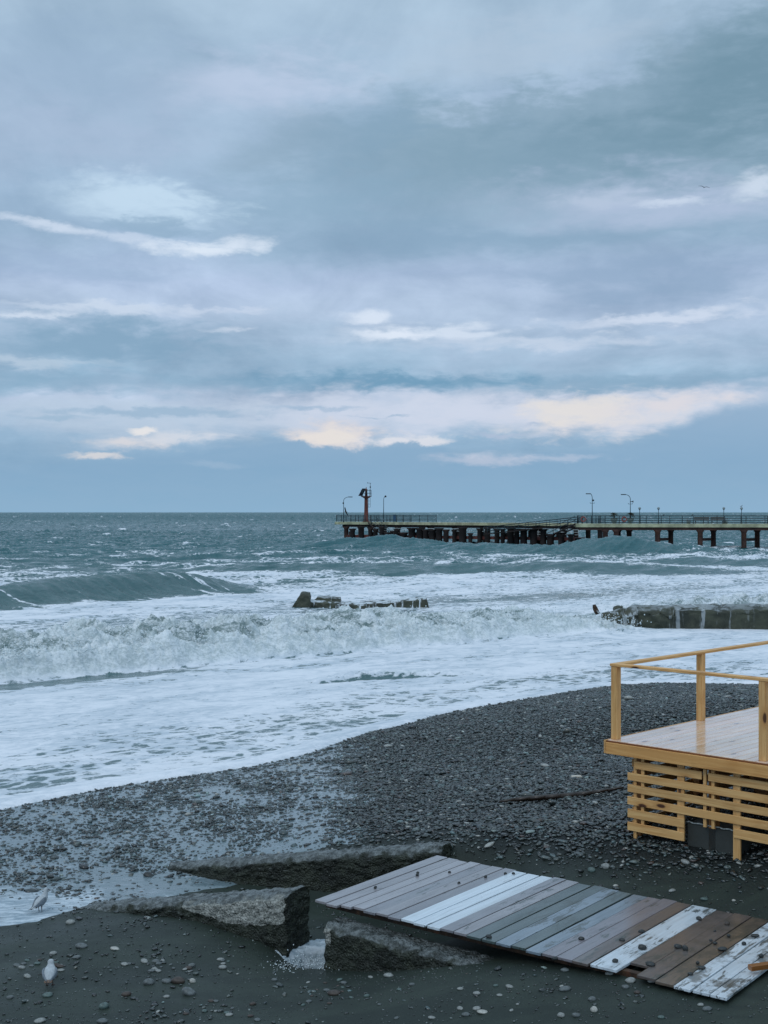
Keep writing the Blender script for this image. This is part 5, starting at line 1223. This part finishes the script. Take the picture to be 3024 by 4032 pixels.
        if bulb: m.rings([[e + Vector((math.cos(k) * q, math.sin(k) * q, z)) for k in np.arange(10) * math.pi / 5] for z, q in ((-.18, .05), (-.13, .13), (0, .16), (.08, .12), (.14, .03))])
        else: sg = 1 if dx > 0 else -1; m.rings([[e + Vector((x * sg, y, z)) for y, z in ((-w, 0), (-w * .6, .07), (w * .6, .07), (w, 0), (w * .6, -.05), (-w * .6, -.05))] for x, w in ((-.05, .05), (.12, .12), (.5, .13), (.62, .05))])
        m.build('lamp_head', M['black'], r)
        if extra:
            for (dx_, py, kind) in extra:
                c = W3(px + dx_, py, Yl); m = MB()
                if kind == 'ball': m.rings([[c + Vector((math.cos(k) * q, math.sin(k) * q, z)) for k in np.arange(10) * math.pi / 5] for z, q in ((-.13, .03), (-.08, .11), (0, .13), (.08, .11), (.13, .03))]); m.tube(W3(px, py, Yl), c, .03, n=5); m.build('camera_dome', M['black'], r)
                elif kind == 'horn': m.rings([[c + Vector((x, math.cos(k) * q, math.sin(k) * q)) for k in np.arange(10) * math.pi / 5] for x, q in ((-.3, .04), (-.05, .05), (.12, .15))]); m.build('loudspeaker', M['black'], r)
                elif kind == 'bar': m.tube(c + Vector((-.28, 0, 0)), c + Vector((.28, 0, 0)), .025, n=5); m.tube(c + Vector((-.28, 0, 0)), c + Vector((-.28, 0, .1)), .04, n=5); m.tube(c + Vector((.28, 0, 0)), c + Vector((.28, 0, .1)), .04, n=5); m.build('crossbar', M['lamp_metal'], r)
    lamp(1353, 1960, 26, 206, 'leftmost lamp post at the seaward tip of the pier, arm bending right', [(-1.5, 1981, 'ball')])
    lamp(1510.5, 1957, 10, 203, 'short armed lamp post with a round head right of the beacon tower', None, True)
    lamp(2332, 1948, -10, 176.5, 'lamp post with a dark camera ball where the ramp leaves the pier', [(4, 1970, 'ball'), (0, 1981.5, 'bar')])
    lamp(2482, 1951, -26, 176.5, 'lamp post with a long left arm and loudspeaker between the palm and the globe lamps', [(8, 1975, 'horn'), (0, 1984.5, 'bar')])
    for px, lb in ((2518.6, 'first globe lamp to the right of the palms, on the pier railing'), (2592.8, 'second globe lamp to the right of the palms, over an empty stretch of railing'), (2850, 'globe lamp at the right end of the benches on the pier'), (2919.7, 'rightmost globe lamp on the pier with a gull on top')):
        Yl = 175.6; b = W3(px, 2060, Yl); b.z = ZD; g = W3(px, 2001.7, Yl); r = empty('globe_lamp', b, lb, 'globe lamp', 'globe lamps along the pier railing')
        m = MB(); m.tube(b, (b.x, b.y, b.z + .35), .09, n=8); m.path([(b.x, b.y, b.z + .3), (b.x, b.y, g.z - .17)], [.055, .04], 8); m.tube((b.x, b.y, g.z - .22), (b.x, b.y, g.z - .15), .09, n=8); m.build('pole', M['rail'], r)
        v, f = ico(2); o = link('globe', fast_mesh('globe', v * .185 + np.array(g), f), M['globe'], r)
        if px > 2900:
            def sit(loc, lb2): m = MB(); P = lambda x, y, z: Vector(loc) + Vector((x, y, z)); m.rings([[P(x, math.cos(k) * w, z + math.sin(k) * w) for k in np.arange(8) * math.pi / 4] for x, z, w in ((-.2, .06, .01), (-.1, .10, .05), (0, .13, .07), (.08, .17, .06), (.12, .24, .035), (.15, .27, .035), (.19, .27, .012))]); tag(m.build('perched_gull', M['gull_grey']), lb2, 'gull')
            sit((g.x, g.y, g.z + .17), 'tiny gull perched on the rightmost globe lamp of the pier')
    for px, lb in ((2614, 'left of two small birds sitting on the pier rail between the globe lamps'), (2728, 'right of two small birds sitting on the pier rail between the globe lamps')):
        q = Pa(sa(px), .2, ZD + 1.12); m = MB(); m.rings([[q + Vector((x, math.cos(k) * w, z + math.sin(k) * w)) for k in np.arange(8) * math.pi / 4] for x, z, w in ((-.16, .03, .01), (-.08, .07, .05), (0, .10, .06), (.06, .15, .045), (.10, .21, .03), (.14, .21, .008))]); tag(m.build('perched_gull', M['gull_dark']), lb, 'gull')
    # --- planters with small palms
    rp = random.Random(8)
    for px, pyp, lb in ((2418, 2041, 'left'), (2482, 2040, 'right')):
        b = W3(px, 2062, 176.0); b.z = ZD + .04
        pt = empty('planter', b, 'round grey stone planter bowl holding the %s palm on the pier' % lb, 'planter', 'palm planters on the pier')
        m = MB(); n = 16
        m.rings([[Vector((b.x + math.cos(2 * math.pi * k / n) * q, b.y + math.sin(2 * math.pi * k / n) * q, b.z + z)) for k in range(n)] for z, q in ((0, .26), (.06, .28), (.12, .20), (.30, .42), (.55, .50), (.68, .47), (.70, .50), (.76, .50), (.76, .42), (.66, .40))]); m.build('bowl', M['pot'], pt)
        pr = empty('palm', b + Vector((0, 0, .66)), 'small bushy palm in the %s planter on the pier' % lb, 'palm tree', 'small palms on the pier')
        m = MB(); m.path([b + Vector((0, 0, .64)), b + Vector((.02, 0, .9)), b + Vector((-.01, 0, 1.28))], [.11, .09, .07], 8); m.build('trunk', M['trunk'], pr)
        m = MB(); base = b + Vector((0, 0, 1.25))
        for k in range(30):
            q = rp.uniform(0, 6.28); el = rp.uniform(-.1, 1.2); L = rp.uniform(.5, .75); prev = base; d = Vector((math.cos(q) * math.cos(el), math.sin(q) * math.cos(el), math.sin(el)))
            sd = Vector((-math.sin(q), math.cos(q), 0)); pts = [base + d * (L * t) - Vector((0, 0, .55 * t * t * L)) for t in (0, .25, .5, .75, 1)]
            for i in range(4):
                for s_ in (-1, 1):
                    for jj in range(3):
                        c0 = pts[i].lerp(pts[i + 1], jj / 3); tip = c0 + sd * s_ * rp.uniform(.10, .2) + (pts[i + 1] - pts[i]) * .7 - Vector((0, 0, .06)); m.poly([c0, c0 + (pts[i + 1] - pts[i]) * .3, tip])
                m.tube(pts[i], pts[i + 1], .012, n=4, cap=False)
        m.build('crown', M['palm'], pr)
    # life rings and boards on the rails
    def torus(c, R0, r, mt, name, lb, cat, grp=None):
        m = MB(); rs = []
        for i in range(18):
            q = 2 * math.pi * i / 18; cc = Vector(c) + Vector((math.cos(q) * R0, 0, math.sin(q) * R0)); o_ = Vector((math.cos(q), 0, math.sin(q))); rs.append([cc + o_ * math.cos(k) * r + Vector((0, 1, 0)) * math.sin(k) * r for k in np.arange(8) * math.pi / 4])
        rs.append(rs[0]); m.rings(rs, cap=False); tag(m.build(name, mt), lb, cat, grp)
    torus(Pa(sa(2458), .12, ZD + .62), .30, .085, M['red_cloth'], 'life_ring', 'faded red life ring hanging between the two palms on the pier', 'life ring')
    torus(Pa(sa(2297), .12, ZD + .62), .30, .085, M['red_cloth'], 'life_ring', 'faded red life ring on the corner railing above the ramp', 'life ring')
    e = empty('information_board', Pb(sb(1545), 1.2, ZD), 'small blue framed board standing on the pier right of the beacon', 'board')
    m = MB(); m.box(Pb(sb(1541), 1.2, ZD + .15), db, nb, up, -1.0 if False else .5, .05, .95); m.build('panel', M['blue'], e)
    m = MB(); q = Pb(sb(1541), 1.24, ZD)
    for h in (0, .5): m.tube(q + db * h, q + db * h + up * 1.15, .04, n=6)
    m.tube(q + up * 1.15, q + db * .5 + up * 1.15, .04, n=6); m.build('frame', M['rail'], e)
    # benches
    for px0, px1, lb in ((2738, 2797, 'left of the two brown slatted benches on the pier'), (2803, 2855, 'right of the two brown slatted benches on the pier')):
        s0, s1 = sa(px0), sa(px1); e = empty('bench', Pa(s0, 1.2, ZD), lb, 'bench', 'benches on the pier')
        L = s1 - s0; m = MB()
        for i in range(4): m.box(Pa(s0, 1.0 + i * .12, ZD + .44), da, na, up, L, .09, .04)
        m.build('seat', M['bench_wood'], e); m = MB()
        for i in range(3): m.box(Pa(s0, 1.5, ZD + .55 + i * .13), da, na, up, L, .04, .10)
        m.build('backrest', M['bench_wood'], e)
        for q in (.1, L - .2): m = MB(); m.box(Pa(s0 + q, 1.02, ZD), up, da, na, .44, .09, .42); m.build('leg', M['rail'], e)
    for px, lb in ((2714, 'small low flower tub left of the benches on the pier'), (2861, 'small low flower tub right of the benches on the pier')):
        b = Pa(sa(px), .9, ZD); e = empty('flower_tub', b, lb, 'flower tub', 'flower tubs by the pier benches'); m = MB(); n = 12
        m.rings([[Vector((b.x + math.cos(2 * math.pi * k / n) * q, b.y + math.sin(2 * math.pi * k / n) * q, b.z + z)) for k in range(n)] for z, q in ((0, .22), (.3, .30), (.36, .30), (.34, .24))]); m.build('tub', M['pot'], e)
        m = MB(); 
        for k in range(60): d = Vector((rp.uniform(-.3, .3), rp.uniform(-.3, .3), rp.uniform(.33, .7))); u_ = Vector((rp.uniform(-1, 1), rp.uniform(-1, 1), rp.uniform(-1, 1))).normalized() * .07; w_ = u_.orthogonal(); m.poly([b + d, b + d + u_, b + d + u_ + w_])
        m.build('foliage', m_painted('tub_flowers_%d' % px, (.10, .035, .03), .8, .5, 0, 6), e)
build_pier()
